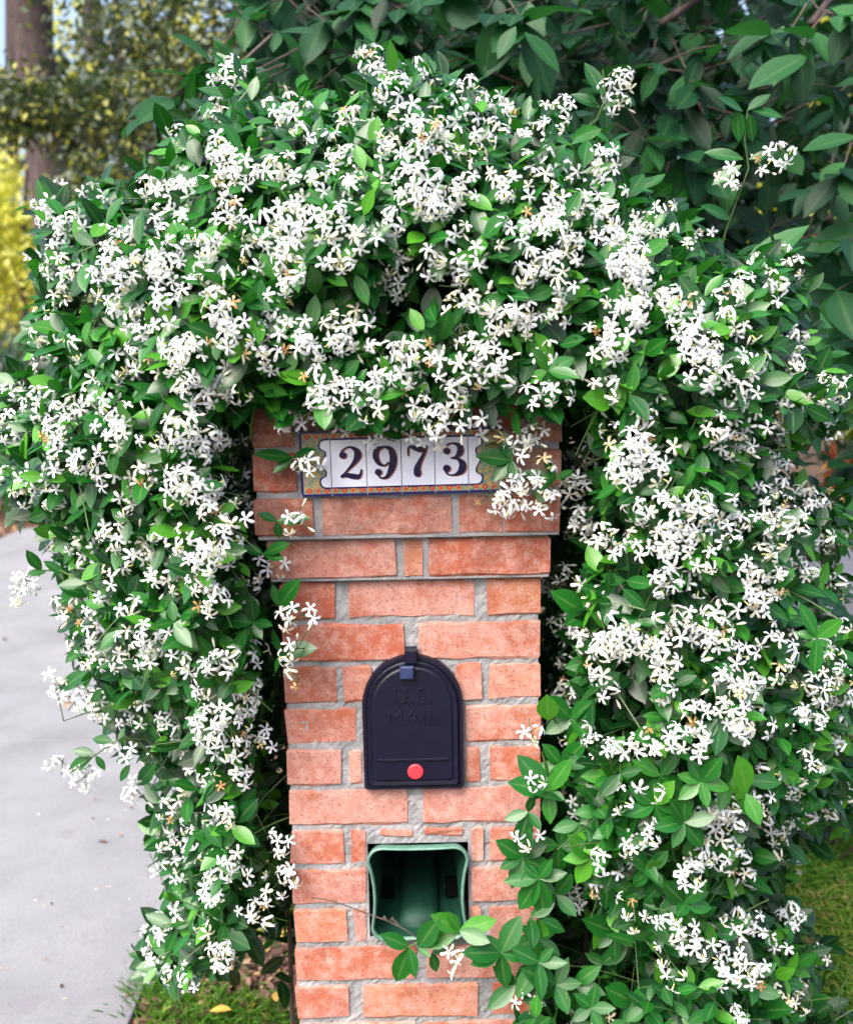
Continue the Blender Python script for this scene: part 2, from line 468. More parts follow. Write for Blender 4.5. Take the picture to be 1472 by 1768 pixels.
for i in range(-4, 18):
    zt = rowtop(i) if i >= 0 else rowtop(0) - 0.0667 * i
    if i < 0: zt = rowtop(0) + 0.0677 * (-i)
    z0 = zt - BH
    pr = 0.0 if i >= 1 else (0.0145 if i == 0 else 0.029)
    yf = YF - pr; hx = HALF + pr; yb = YF + DEP + pr
    L, Rr = xc - hx, xc + hx
    if i <= 11:
        vm = proj(np.array([xc, yf, (zt + z0) / 2]))[1][0]
        iv = [(pt(a, vm, yf)[0], pt(b, vm, yf)[0]) for a, b in BR[i]]
    else:
        iv = [(L, xc - .005), (xc + .005, Rr)] if i % 2 == 0 else [(L, L + .092), (L + .102, Rr - .102), (Rr - .092, Rr)]
    iv = [list(a) for a in iv]
    iv[0][0] = L; iv[-1][1] = Rr
    dl = 0.092 if iv[0][1] - iv[0][0] > 0.11 else 0.192
    dr = 0.092 if iv[-1][1] - iv[-1][0] > 0.11 else 0.192
    for k, (a, b) in enumerate(iv):
        d = dl if k == 0 else (dr if k == len(iv) - 1 else 0.088)
        if a < nx1 and b > nx0 and z0 < nz1 and zt > nz0:
            d = min(d, .09)
        jy = rnd.gauss(0, .0009)
        brick(a, b, yf + jy, yf + d, z0, zt)
    for side, dd in ((0, dl), (1, dr)):
        y = yf + dd + GAP
        while y < yb - 0.04:
            e = min(y + 0.193, yb)
            if yb - e < 0.04: e = yb
            if side == 0: brick(L, L + .09, y, e, z0, zt)
            else: brick(Rr - .09, Rr, y, e, z0, zt)
            y = e + GAP
    for a, b in ((L + .1, xc - .005), (xc + .005, Rr - .1)):
        brick(a, b, yb - .09, yb, z0, zt)
    if i == 7:     # cut bricks over the opening
        for a, b in ((657, 712), (733, 796)):
            brick(pt(a, 1440, YF)[0], pt(b, 1440, YF)[0], YF, YF + .09, nz1 + .012, zt)
# mortar body with a real hole for the newspaper holder
REC = 0.0031
zb0, zs1 = 0.0, rowtop(1) + GAP / 2
L, Rr, yF, yB = xc - HALF + REC, xc + HALF - REC, YF + REC, YF + DEP - REC
def mgrid(x0, x1, z0, z1, y, mb):
    nx = max(1, int((x1 - x0) / .006)); nz = max(1, int((z1 - z0) / .006))
    V = []
    for a in range(nx + 1):
        for b in range(nz + 1):
            V.append((x0 + (x1 - x0) * a / nx, y + rnd.gauss(0, .0007) if 0 < a < nx and 0 < b < nz else y, z0 + (z1 - z0) * b / nz))
    F = [(a * (nz + 1) + b, (a + 1) * (nz + 1) + b, (a + 1) * (nz + 1) + b + 1, a * (nz + 1) + b + 1) for a in range(nx) for b in range(nz)]
    mb.add(V, F)
mort.box(L, Rr, YF + .36, yB, zb0, zs1)
mort.box(L, Rr, yF + .02, YF + .36, nz1, zs1); mort.box(L, Rr, yF + .02, YF + .36, zb0, nz0)
mort.box(L, nx0, yF + .02, YF + .36, nz0, nz1); mort.box(nx1, Rr, yF + .02, YF + .36, nz0, nz1)
for x0, x1, z0, z1 in ((L, Rr, nz1, zs1), (L, Rr, zb0, nz0), (L, nx0, nz0, nz1), (nx1, Rr, nz0, nz1)):
    mgrid(x0, x1, z0, z1, yF, mort)
for x0, x1, z0, z1 in ((L, L + .001, zb0, zs1), (Rr - .001, Rr, zb0, zs1)):
    mort.box(x0, x1, yF, yF + .02, z0, z1)
p0 = .0145
mort.box(xc - HALF - p0 + REC, xc + HALF + p0 - REC, YF - p0 + REC, YF + DEP + p0 - REC, zs1, rowtop(0) + GAP / 2)
p1 = .029
mort.box(xc - HALF - p1 + REC, xc + HALF + p1 - REC, YF - p1 + REC, YF + DEP + p1 - REC, rowtop(0) + GAP / 2, rowtop(0) + .0677 * 4 + .01)
mort.build('mortar', M_MORTAR, column)

# ------------------------------------------------------------------ mailbox
def xz(u, v, Y):
    p = pt(u, v, Y); return p[0], p[2]
MY = YF - 0.020
mbx0 = xz(625, 1250, MY)[0]; mbx1 = xz(800, 1250, MY)[0]
mz0 = xz(715, 1366, MY)[1]; mz1 = xz(712, 1134, MY)[1]
mx = (mbx0 + mbx1) / 2; mr = (mbx1 - mbx0) / 2
mailbox = empty('mailbox', (mx, YF, mz0))
tagit(mailbox, 'black domed mailbox with a red dot, closed, set into the brick column', 'mailbox')
def dome(inset, n=18):
    r = mr - inset
    zc = mz1 - mr * 1.02
    P = [(mx - r + .004, mz0 + inset), (mx - r, mz0 + inset + .004)]
    P += [(mx - r * math.cos(math.pi * k / n), zc + (r * 1.02) * math.sin(math.pi * k / n)) for k in range(n + 1)]
    P += [(mx + r, mz0 + inset + .004), (mx + r - .004, mz0 + inset)]
    return P
def slab_profile(mb, prof_list, mat=0):
    """prof_list: [(outline, y)] from back to front, last gets capped"""
    n = len(prof_list[0][0])
    V = []
    for P, y in prof_list: V += [(a, y, b) for a, b in P]
    F = []
    for r in range(len(prof_list) - 1):
        for k in range(n):
            F.append((r * n + k, r * n + (k + 1) % n, (r + 1) * n + (k + 1) % n, (r + 1) * n + k))
    F.append(tuple(range((len(prof_list) - 1) * n, len(prof_list) * n)))
    mb.add(V, F, mat)
mb = MB()
slab_profile(mb, [(dome(0.001), YF + .02), (dome(0), YF - .012), (dome(.002), YF - .016), (dome(.006), YF - .016), (dome(.006), YF - .010)])
mb.build('body', M_BLACK, mailbox)
mb = MB()
slab_profile(mb, [(dome(.0075), YF - .008), (dome(.0075), YF - .017), (dome(.010), YF - .0195), (dome(.016), YF - .0185), (dome(.019), YF - .0205)])
door = mb.build('door', M_BLACK, mailbox)
DY = YF - .0205
mb = MB()
rx0, rz = xz(653, 1313, DY); rx1, _ = xz(775, 1311, DY)
mb.add([(rx0, DY - .0001, rz - .0022), (rx1, DY - .0001, rz - .0022), (rx1 - .001, DY - .003, rz - .0008), (rx0 + .001, DY - .003, rz - .0008),
        (rx0 + .001, DY - .003, rz + .0008), (rx1 - .001, DY - .003, rz + .0008), (rx1, DY - .0001, rz + .0022), (rx0, DY - .0001, rz + .0022)],
       [(0, 1, 2, 3), (3, 2, 5, 4), (4, 5, 6, 7), (1, 6, 5, 2), (0, 3, 4, 7)])
def sub(mbuild, name, mats, parent, smooth=False):
    o = mbuild.build(name, mats, None, smooth)
    o.parent = parent
    o.matrix_parent_inverse = Matrix.Identity(4)
    top = parent
    loc = np.zeros(3)
    while top is not None:
        loc += np.array(top.location); top = top.parent
    o.location = tuple(-loc)
    return o
sub(mb, 'pull_ridge', M_BLACK, door)
# red dot
mb = MB()
cx, cz = xz(717, 1332, DY)
n = 24; r = .0122
V = [(cx + r * math.cos(2 * math.pi * k / n), DY, cz + r * math.sin(2 * math.pi * k / n)) for k in range(n)]
V += [(cx + r * math.cos(2 * math.pi * k / n), DY - .002, cz + r * math.sin(2 * math.pi * k / n)) for k in range(n)]
V += [(cx + (r - .002) * math.cos(2 * math.pi * k / n), DY - .003, cz + (r - .002) * math.sin(2 * math.pi * k / n)) for k in range(n)]
F = [(j * n + k, (j) * n + (k + 1) % n, (j + 1) * n + (k + 1) % n, (j + 1) * n + k) for j in range(2) for k in range(n)] + [tuple(range(2 * n, 3 * n))]
mb.add(V, F); mb.build('red_reflector', M_RED, mailbox)
# latch: tab on top of the dome and catch on the door
def bev_box(mb, x0, x1, y0, y1, z0, z1, c, mat=0):
    V = []
    for y, e in ((y1, 0), (y0 + c, 0), (y0, c)):
        V += [(x0 + e, y, z0 + e), (x1 - e, y, z0 + e), (x1 - e, y, z1 - e), (x0 + e, y, z1 - e)]
    F = [(r * 4 + k, r * 4 + (k + 1) % 4, (r + 1) * 4 + (k + 1) % 4, (r + 1) * 4 + k) for r in range(2) for k in range(4)] + [(8, 9, 10, 11)]
    mb.add(V, F, mat)
a0, zt1 = xz(698, 1121, DY); a1, _ = xz(720, 1121, DY); zb1 = xz(709, 1146, DY)[1]
mb = MB(); bev_box(mb, a0, a1, YF - .026, YF - .004, zb1, zt1, .002); mb.build('latch_tab', M_BLACK, mailbox)
a0, zt1 = xz(690, 1149, DY); a1, _ = xz(714, 1149, DY); zb1 = xz(702, 1171, DY)[1]
mb = MB(); bev_box(mb, a0, a1, YF - .030, YF - .018, zb1, zt1, .002); mb.build('door_catch', M_BLACK2, mailbox)
# embossed lettering
def text_mesh(body, size, ext, cx, y, cz, name, mat, parent, spacing=1.0):
    cu = bpy.data.curves.new('lettering_curve', 'FONT'); cu.body = body; cu.size = size; cu.extrude = ext
    cu.align_x = 'CENTER'; cu.align_y = 'CENTER'; cu.space_character = spacing; cu.bevel_depth = 0.0003; cu.bevel_resolution = 0
    tmp = bpy.data.objects.new('lettering_tmp', cu); COL.objects.link(tmp)
    dg = bpy.context.evaluated_depsgraph_get()
    me = bpy.data.meshes.new_from_object(tmp.evaluated_get(dg))
    bpy.data.objects.remove(tmp)
    me.name = name
    me.materials.clear(); me.materials.append(mat)
    o = link(name, me, parent)
    loc = np.zeros(3); t = parent
    while t is not None: loc += np.array(t.location); t = t.parent
    o.location = (cx - loc[0], y - loc[1], cz - loc[2]); o.rotation_euler = (math.pi / 2, 0, 0)
    return o
lx, lz = xz(712, 1203, DY); text_mesh('U.S.', .036, .0007, lx, DY - .0002, lz, 'lettering', M_BLACK, mailbox, 1.1)
lx, lz = xz(712, 1240, DY); text_mesh('MAIL', .034, .0007, lx, DY - .0002, lz, 'lettering', M_BLACK, mailbox, 1.1)

# ------------------------------------------------------------------ newspaper holder
holder = empty('newspaper_holder', ((nx0 + nx1) / 2, YF, nz0))
tagit(holder, 'open green plastic newspaper holder built into the brick column below the black mailbox', 'newspaper holder')
ncx, ncz = (nx0 + nx1) / 2, (nz0 + nz1) / 2
def rrect(hw, hh, r, pinch, cz=None, n=6, hwb=None):
    """rounded square; sides pinched inwards by pinch"""
    cz = ncz if cz is None else cz
    hwb = hw if hwb is None else hwb
    P = []
    for sx, sz, a0 in ((1, 1, 0), (-1, 1, 90), (-1, -1, 180), (1, -1, 270)):
        w = hw if sz > 0 else hwb
        ccx, ccz = sx * (w - r), sz * (hh - r)
        for k in range(n + 1):
            a = R(a0 + 90 * k / n)
            P.append([ccx + r * math.cos(a), ccz + r * math.sin(a)])
        # straight run to the next corner, subdivided so it can be pinched
        nxt = {(1, 1): (-1, 1), (-1, 1): (-1, -1), (-1, -1): (1, -1), (1, -1): (1, 1)}[(sx, sz)]
        w2 = hw if nxt[1] > 0 else hwb
        a = R(a0 + 90)
        e = np.array(P[-1]); s = np.array([nxt[0] * (w2 - r) + r * math.cos(a), nxt[1] * (hh - r) + r * math.sin(a)])
        for t in (.2, .4, .6, .8):
            q = e + (s - e) * t
            k = 4 * t * (1 - t)
            if abs(math.sin(a)) < .5: q[0] -= math.copysign(pinch * k, q[0])
            else: q[1] -= math.copysign(pinch * .25 * k, q[1])
            P.append([q[0], q[1]])
    return [(ncx + a, cz + b) for a, b in P]
hw, hh = (nx1 - nx0) / 2, (nz1 - nz0) / 2
def loft(profs, mats):
    mb = MB(); n = len(profs[0][0]); V = []
    for P, y in profs: V += [(a, y, b) for a, b in P]
    for r in range(len(profs) - 1):
        pass
    F = [(r * n + k, (r + 1) * n + k, (r + 1) * n + (k + 1) % n, r * n + (k + 1) % n) for r in range(len(profs) - 1) for k in range(n)]
    mb.add(V, F)
    return mb
lipf = [(rrect(hw - .002, hh - .002, .022, .007, hwb=hw - .006), YF + .004), (rrect(hw + .001, hh + .001, .024, .007, hwb=hw - .003), YF - .012),
        (rrect(hw - .0005, hh - .0005, .023, .007, hwb=hw - .0045), YF - .0155), (rrect(hw - .0025, hh - .0025, .0215, .007, hwb=hw - .0065), YF - .0155),
        (rrect(hw - .0045, hh - .0045, .020, .007, hwb=hw - .0085), YF - .010)]
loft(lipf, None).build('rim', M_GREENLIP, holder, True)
inn = [lipf[-1], (rrect(hw - .009, hh - .008, .018, .006, hwb=hw - .012), YF + .02), (rrect(hw - .013, hh - .011, .016, .004, ncz + .001, hwb=hw - .015), YF + .12),
       (rrect(hw - .020, hh - .018, .014, .002, ncz + .002, hwb=hw - .02), YF + .30)]
mb = loft(inn, None)
nn = len(inn[0][0])
P = inn[-1][0]; mb.add([(a, YF + .30, b) for a, b in P], [tuple(range(nn))])
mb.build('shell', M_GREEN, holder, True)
# raised rib along the floor, slots either side
mb = MB()
V = []; F = []
zf = nz0 + .012
for y in (YF + .012, YF + .05, YF + .12, YF + .22, YF + .298):
    lift = .010 if y > YF + .1 else .004
    for a, h in ((-.034, -.004), (-.030, .006), (-.020, .013), (0, .016), (.020, .013), (.030, .006), (.034, -.004)):
        V.append((ncx + a, y, zf + h + (y - YF) * .06))
for r in range(4):
    for k in range(6):
        F.append((r * 7 + k, r * 7 + k + 1, (r + 1) * 7 + k + 1, (r + 1) * 7 + k))
F.append((0, 6, 5, 4, 3, 2, 1))
mb.add(V, F); mb.build('floor_rib', M_GREEN, holder, True)
for s in (-1, 1):
    mb = MB()
    x0 = ncx + s * .056
    mb.add([(x0 - .010, YF + .085, zf + .010), (x0 + .010, YF + .085, zf + .010), (x0 + .010, YF + .100, zf + .034), (x0 - .010, YF + .100, zf + .034),
            (x0 - .012, YF + .090, zf + .006), (x0 + .012, YF + .090, zf + .006), (x0 + .012, YF + .108, zf + .036), (x0 - .012, YF + .108, zf + .036)],
           [(0, 1, 2, 3), (0, 4, 5, 1), (1, 5, 6, 2), (2, 6, 7, 3), (3, 7, 4, 0)])
    mb.build('drain_slot', M_DARK, holder)

# ------------------------------------------------------------------ house number plaque
PLY = YF - .029 - .009
pu0, pu1, pv0, pv1 = 518.0, 868.0, 741.0, 853.5
pc = pt((pu0 + pu1) / 2, (pv0 + pv1) / 2, PLY)
k_mm = (pt(pu1, 797, PLY)[0] - pt(pu0, 797, PLY)[0]) / (pu1 - pu0)
kz = abs(pt(693, pv0, PLY)[2] - pt(693, pv1, PLY)[2]) / (pv1 - pv0)
plaque = empty('house_number_plaque', (pc[0], PLY, pc[2]))
plaque.rotation_euler = (0, R(-0.45), 0)
tagit(plaque, 'glazed tile plaque reading 2973 on the brick column under the blossoms', 'house number')
def PL(u, v, d=0.0):
    return ((u - (pu0 + pu1) / 2) * k_mm, -d, -(v - (pv0 + pv1) / 2) * kz)
def flat(mb, poly, d, mat=0, th=None):
    n = len(poly)
    V = [PL(u, v, d) for u, v in poly]
    if th is None: mb.add(V, [tuple(range(n))], mat)
    else:
        V2 = [PL(u, v, d - th) for u, v in poly]
        mb.add(V + V2, [tuple(range(n))] + [(k, n + k, n + (k + 1) % n, (k + 1) % n) for k in range(n)], mat)
def lbuild(mb, name, mats, parent, smooth=False):
    # mesh already in the plaque's own coordinates
    o = mb.build(name, mats, None, smooth); o.parent = parent; o.matrix_parent_inverse = Matrix.Identity(4); return o
def rect(u0, u1, v0, v1): return [(u0, v1), (u1, v1), (u1, v0), (u0, v0)]
tiles = {}
tj = [pu0, 571, 632.5, 692.5, 750, 808, pu1]
for k in range(6):
    mb = MB(); g = .5
    a, b = tj[k] + (g if k else 0), tj[k + 1] - (g if k < 5 else 0)
    flat(mb, rect(a, b, pv0, pv1), 0.0, 0, .009)
    tiles[k] = lbuild(mb, 'tile', M_CERW, plaque)
def deco(k, mb_list):
    pass
D1, D2, D3, D4 = .00025, .0005, .00075, .001
# painted glaze, one child per tile
def cart(off_):
    """cartouche outline with scrolled corners; off_ grows it outwards"""
    o = off_
    top = 757 - o; bot = 838 + o
    Lx, Rx = 553 - o, 831 + o
    def corner(cx, cy, sx, sy):
        # from the long side to the short side
        r = 9 + o
        return [(cx + sx * r * math.cos(a), cy + sy * r * math.sin(a)) for a in [R(q) for q in (90, 65, 40, 15, -10, -35)]]
    TR = corner(822, 766, 1, -1)
    BRc = corner(822, 829, 1, 1)
    P = TR + [(822 - 1 + o * .9, 776), (820 + o * .9, 783), (824 + o * .9, 790), (828 + o * .7, 797.5), (824 + o * .9, 805), (820 + o * .9, 812), (822 - 1 + o * .9, 819)] + BRc[::-1]
    Pl = [(1384 - u, v) for u, v in P]
    return P + Pl[::-1]
def clip(poly, u0, u1):
    def cl(P, x, keep):
        out = []
        for i in range(len(P)):
            a, b = P[i], P[(i + 1) % len(P)]
            ia, ib = keep(a[0], x), keep(b[0], x)
            if ia: out.append(a)
            if ia != ib:
                t = (x - a[0]) / (b[0] - a[0]); out.append((x, a[1] + t * (b[1] - a[1])))
        return out
    P = cl(poly, u0, lambda a, x: a >= x)
    return cl(P, u1, lambda a, x: a <= x) if P else P
def disc(u, v, r, n=10, sx=1.0): return [(u + r * sx * math.cos(2 * math.pi * k / n), v + r * math.sin(2 * math.pi * k / n)) for k in range(n)][::-1]
outer, inner = cart(3.2), cart(0)
glz = [M_CERG, M_CERB, M_CERW, M_CERR, M_CERY, M_CERT, mat_plain('orange_glaze', (0.45, 0.13, 0.04), 0.2, 0.1)]
for k in range(6):
    a, b = tj[k] + .8, tj[k + 1] - .8
    mb = MB()
    flat(mb, rect(a, b, pv0 + .2, pv1 - .2), D1, 0)
    # cobalt edge line
    flat(mb, rect(a, b, pv0, pv0 + 4), D2, 1); flat(mb, rect(a, b, pv1 - 4, pv1), D2, 1)
    if k == 0: flat(mb, rect(pu0, pu0 + 4, pv0 + 4, pv1 - 4), D2, 1)
    if k == 5: flat(mb, rect(pu1 - 4, pu1, pv0 + 4, pv1 - 4), D2, 1)
    for P, d, m in ((outer, D3, 1), (inner, D4, 2)):
        q = clip(P, a, b)
        if len(q) > 2: flat(mb, q[::-1] if sum(q[i][0] * q[(i + 1) % len(q)][1] - q[(i + 1) % len(q)][0] * q[i][1] for i in range(len(q))) > 0 else q, d, m)
    # border flowers
    j = 0
    u = 532.0
    while u < 862:
        for v in ((pv0 + 9.5), (pv1 - 9.5)):
            if a + 2 < u < b - 2:
                if j % 2 == 0:
                    for q in range(4):
                        flat(mb, disc(u + 3.0 * math.cos(R(90 * q)), v + 2.6 * math.sin(R(90 * q)), 2.5, 8), D2 + .00005 * (q + 1), 3)
                    flat(mb, disc(u, v, 1.7, 8), D4, 4)
                else:
                    for q in range(4):
                        flat(mb, disc(u + 3.0 * math.cos(R(90 * q + 45)), v + 2.8 * math.sin(R(90 * q + 45)), 2.2, 8), D2 + .00007 * (q + 2), 6)
                    flat(mb, disc(u, v, 1.9, 8), D4, 3)
            if a + 2 < u + 7.7 < b - 2:
                flat(mb, disc(u + 7.7, v - 3.5, 1.9, 6), D3, 4); flat(mb, disc(u + 7.7, v + 3.5, 1.9, 6), D3, 5)
        u += 15.2; j += 1
    if k in (0, 5):
        s = 1 if k == 0 else -1
        mir = (lambda x: x) if k == 0 else (lambda x: 1386 - x)
        for cu_, cv_ in ((536, 790), (544, 812), (538, 772)):
            for q in range(7):
                ang = R(q * 51)
                flat(mb, disc(mir(cu_ + 6.5 * math.cos(ang)), cv_ + 6.5 * math.sin(ang), 2.4, 6), D2 + .00003 * (q + 1), 4 if q % 2 else 5)
            flat(mb, disc(mir(cu_), cv_, 3.2, 8), D3, 4)
    o = lbuild(mb, 'painted_glaze', glz, tiles[k])
# numerals
def cr(Pp, n=7):
    Pp = np.array(Pp, float); Q = np.vstack([2 * Pp[0] - Pp[1], Pp, 2 * Pp[-1] - Pp[-2]]); out = []
    for i in range(1, len(Q) - 2):
        for t in np.linspace(0, 1, n, endpoint=False):
            p0_, p1_, p2_, p3_ = Q[i - 1:i + 3]
            out.append(.5 * ((2 * p1_) + (-p0_ + p2_) * t + (2 * p0_ - 5 * p1_ + 4 * p2_ - p3_) * t * t + (-p0_ + 3 * p1_ - 3 * p2_ + p3_) * t ** 3))
    out.append(Q[-2]); return np.array(out)
DIG = {
 '2': dict(s=[[(.12, .70, .08), (.12, .86, .05), (.34, .98, .05), (.56, .89, .15), (.62, .72, .22), (.50, .50, .13), (.28, .27, .06), (.06, .05, .05)],
              [(.06, .06, .08), (.2, .12, .13), (.42, .08, .17), (.6, .06, .15), (.69, .14, .07), (.72, .29, .04)]], b=[(.15, .73, .13)]),
 '9': dict(s=[[(.36, .97, .05), (.14, .88, .15), (.08, .68, .18), (.18, .47, .12), (.36, .41, .05), (.5, .5, .06)],
              [(.36, .97, .05), (.56, .88, .16), (.64, .62, .22), (.58, .32, .2), (.42, .07, .10), (.22, .04, .05), (.11, .18, .07)]], b=[(.15, .21, .12)]),
 '7': dict(s=[[(.05, .66, .04), (.05, .86, .05), (.12, .95, .06), (.26, .90, .15), (.46, .85, .17), (.6, .90, .08), (.67, .96, .05)],
              [(.66, .95, .05), (.56, .72, .09), (.42, .48, .13), (.33, .28, .2), (.33, .12, .24)]], b=[(.33, .12, .12)]),
 '3': dict(s=[[(.12, .76, .08), (.16, .92, .05), (.36, .98, .05), (.56, .88, .16), (.57, .7, .19), (.44, .56, .09), (.28, .53, .04)],
              [(.28, .53, .04), (.5, .5, .09), (.64, .34, .2), (.6, .14, .2), (.4, .02, .07), (.18, .04, .05), (.10, .18, .07)]], b=[(.16, .75, .12), (.15, .22, .13)]),
}
def digit(ch, u0, v0, w, h, tile):
    k = {'2': 1, '9': 2, '7': 3, '3': 4}[ch]
    mb = MB()
    lay = 0
    for sh in (0, 1):
        du, dv, d, mat = ((2.4, 1.2, .00115, 1), (0, 0, .0016, 0))[sh]
        for st in DIG[ch]['s']:
            C = cr(st); T = unit(np.gradient(C[:, :2], axis=0)); Nn = np.stack([-T[:, 1], T[:, 0]], 1)
            A = C[:, :2] + Nn * C[:, 2:3] / 2; B = C[:, :2] - Nn * C[:, 2:3] / 2
            lay += 1
            for i in range(len(C) - 1):
                q = [A[i], A[i + 1], B[i + 1], B[i]]
                flat(mb, [(u0 + du + x / .72 * w, v0 + dv + h - y * h) for x, y in q], d + lay * .00004 + (i % 2) * .000012, mat)
        for x, y, r in DIG[ch]['b']:
            lay += 1
            flat(mb, disc(u0 + du + x / .72 * w, v0 + dv + h - y * h, r * h * .85, 16), d + lay * .00004, mat)
    mb.m = mb.m
    return lbuild(mb, 'numeral', [M_CERD, M_CERO], tiles[k])
digit('2', 584, 768, 39, 56, 1)
digit('9', 644, 768, 39, 58, 2)
digit('7', 702, 768, 38, 57, 3)
digit('3', 762, 766, 40, 57, 4)
# ------------------------------------------------------------------ foliage tools
def leaf_template(na=5, fold=0.22, curl=0.25, tipw=0.0):
    """grid across x along; x in -1..1 (half width), y 0..1, z lift"""
    prof = {6: [0.04, .66, .97, .96, .62, 0.0], 4: [0.05, .95, .8, 0.0], 3: [.05, 1.0, 0.0]}[na]
    V = []
    for i in range(na):
        t = i / (na - 1)
        for s in (-1, 0, 1):
            V.append((s * prof[i] * .5, t, abs(s) * prof[i] * fold * .5 - curl * t * t * .5))
    Q = [(i * 3 + k, i * 3 + k + 1, (i + 1) * 3 + k + 1, (i + 1) * 3 + k) for i in range(na - 1) for k in range(2)]
    return np.array(V), np.array(Q)
LT = {5: leaf_template(6), 4: leaf_template(4), 3: leaf_template(3)}

def leaf_arrays(P, D, Nn, L, W, T, na=5, fold=None, curl=None):
    """P base, D direction, Nn normal, L length, W width, T tint -> verts, quads, tints"""
    tv, tq = LT[na]
    n = len(P); m = len(tv)
    D = unit(D); S = unit(np.cross(D, Nn)); U = np.cross(S, D)
    cu = (curl if curl is not None else np.ones(n))
    X = tv[None, :, 0] * W[:, None]; Y = tv[None, :, 1] * L[:, None]; Z = tv[None, :, 2] * W[:, None]
    Z = np.where(tv[None, :, 2] < 0, Z * cu[:, None], Z)
    V = P[:, None, :] + X[..., None] * S[:, None, :] + Y[..., None] * D[:, None, :] + Z[..., None] * U[:, None, :]
    Q = tq[None] + (np.arange(n) * m)[:, None, None]
    return V.reshape(-1, 3), Q.reshape(-1, 4), np.repeat(T, m)

def ribs(n, na): return np.tile([1.0, 0.0, 1.0] * {5: 6, 4: 4, 3: 3}[na], n)
def leaves_obj(name, P, D, Nn, L, W, T, mat, parent=None, na=5, curl=None):
    V, Q, t = leaf_arrays(np.asarray(P, float), np.asarray(D, float), np.asarray(Nn, float), np.asarray(L, float), np.asarray(W, float), np.asarray(T, float), na, curl=curl)
    return fast_mesh(name, V, Q, t, mat, parent, rib=ribs(len(P), na))

# ------------------------------------------------------------------ the vine: outline in photo space and depth
SIL = [(52, 350), (95, 335), (140, 352), (150, 322), (185, 340), (232, 312), (250, 290), (300, 262), (292, 222), (330, 175), (362, 180), (385, 118),
       (418, 105), (440, 150), (478, 178), (530, 160), (580, 175), (618, 170), (618, 85), (655, 78), (700, 112), (745, 118), (790, 135), (845, 160), (872, 190),
       (920, 180), (980, 200), (1010, 240), (1060, 240), (1082, 262), (1075, 300), (1100, 320), (1170, 345), (1205, 400), (1240, 440), (1300, 438), (1350, 432),
       (1392, 460), (1395, 520), (1400, 600), (1430, 620), (1480, 650), (1500, 690), (1445, 740), (1375, 770), (1380, 820), (1450, 850), (1490, 900), (1440, 960),
       (1450, 1040), (1430, 1060), (1500, 1090), (1520, 1180), (1490, 1250), (1500, 1340), (1470, 1410), (1400, 1435), (1375, 1480), (1350, 1540), (1370, 1580),
       (1420, 1640), (1400, 1700), (1420, 1740), (1500, 1760), (1500, 2150), (880, 2150), (915, 1760), (928, 1650), (945, 1000), (960, 880), (955, 705), (900, 715), (840, 742), (760, 722), (690, 745), (600, 728), (540, 705), (455, 690),
       (455, 860), (484, 1000), (490, 1200), (500, 1480), (505, 1590), (470, 1610), (430, 1600), (400, 1640), (350, 1690), (262, 1690), (250, 1640), (258, 1590),
       (300, 1545), (285, 1480), (268, 1420), (262, 1385), (285, 1345), (255, 1320), (245, 1270), (180, 1240), (150, 1180), (125, 1110), (105, 1060), (135, 1010),
       (90, 960), (75, 900), (20, 865), (-5, 820), (10, 790), (-15, 745), (-5, 690), (20, 650), (70, 640), (55, 590), (68, 540), (78, 500), (60, 470), (68, 430), (60, 390)]
# the same outline with the column filled in: distance to its rim gives the swell
OUT = SIL[:SIL.index((880, 2150))] + [(200, 2150), (240, 1700)] + SIL[SIL.index((262, 1690)):]
G = 10; GX0, GX1, GY0, GY1 = -60, 1560, 40, 2160
gu = np.arange(GX0, GX1, G); gv = np.arange(GY0, GY1, G)
GU, GV = np.meshgrid(gu, gv)
def inside(poly, U, V):
    U = np.asarray(U, float); V = np.asarray(V, float)
    c = np.zeros(U.shape, bool); n = len(poly)
    for i in range(n):
        x0, y0 = poly[i]; x1, y1 = poly[(i + 1) % n]
        if y0 == y1: continue
        k = ((y0 > V) != (y1 > V)) & (U < (x1 - x0) * (V - y0) / (y1 - y0) + x0)
        c ^= k
    return c
def edgedist(poly, U, V):
    d = np.full(U.shape, 1e9); n = len(poly)
    for i in range(n):
        a = np.array(poly[i], float); b = np.array(poly[(i + 1) % n], float)
        if abs(a[1] - 2150) < 1 and abs(b[1] - 2150) < 1: continue
        ab = b - a; t = np.clip(((U - a[0]) * ab[0] + (V - a[1]) * ab[1]) / (ab @ ab + 1e-9), 0, 1)
        d = np.minimum(d, np.hypot(U - a[0] - t * ab[0], V - a[1] - t * ab[1]))
    return d
ds = edgedist(OUT, GU, GV)
ds[~inside(OUT, GU, GV)] = 0
HOLES = [(690, 520, 62, .9), (745, 500, 45, .8), (450, 790, 55, 1), (990, 950, 60, 1), (1070, 920, 42, .8), (1000, 870, 30, .8), (955, 760, 38, .9), (870, 720, 45, .6), (470, 880, 40, 1), (1060, 1235, 50, .8),
         (1120, 1210, 36, .6), (1010, 1640, 75, 1), (1075, 1680, 60, .9), (960, 1560, 36, 1), (950, 1440, 36, .8), (955, 1300, 26, .9), (960, 1130, 26, .9), (476, 1280, 38, 1), (480, 1380, 38, 1), (484, 1460, 30, .8),
         (460, 1560, 50, .8), (440, 1630, 45, .7), (260, 990, 40, .8), (300, 1010, 30, .8), (245, 660, 30, .7), (250, 870, 26, .7), (1130, 640, 22, .6), (230, 640, 26, .5), (1250, 1560, 30, .5), (60, 730, 20, .5),
         (1040, 1350, 22, .5), (1100, 1480, 32, .6), (1150, 1470, 32, .7), (990, 660, 30, .7), (1345, 620, 22, .6), (820, 560, 30, .5), (420, 850, 24, .5), (1155, 1650, 40, .6), (1100, 1620, 30, .6), (1230, 1190, 26, .5), (480, 1090, 22, .9)]
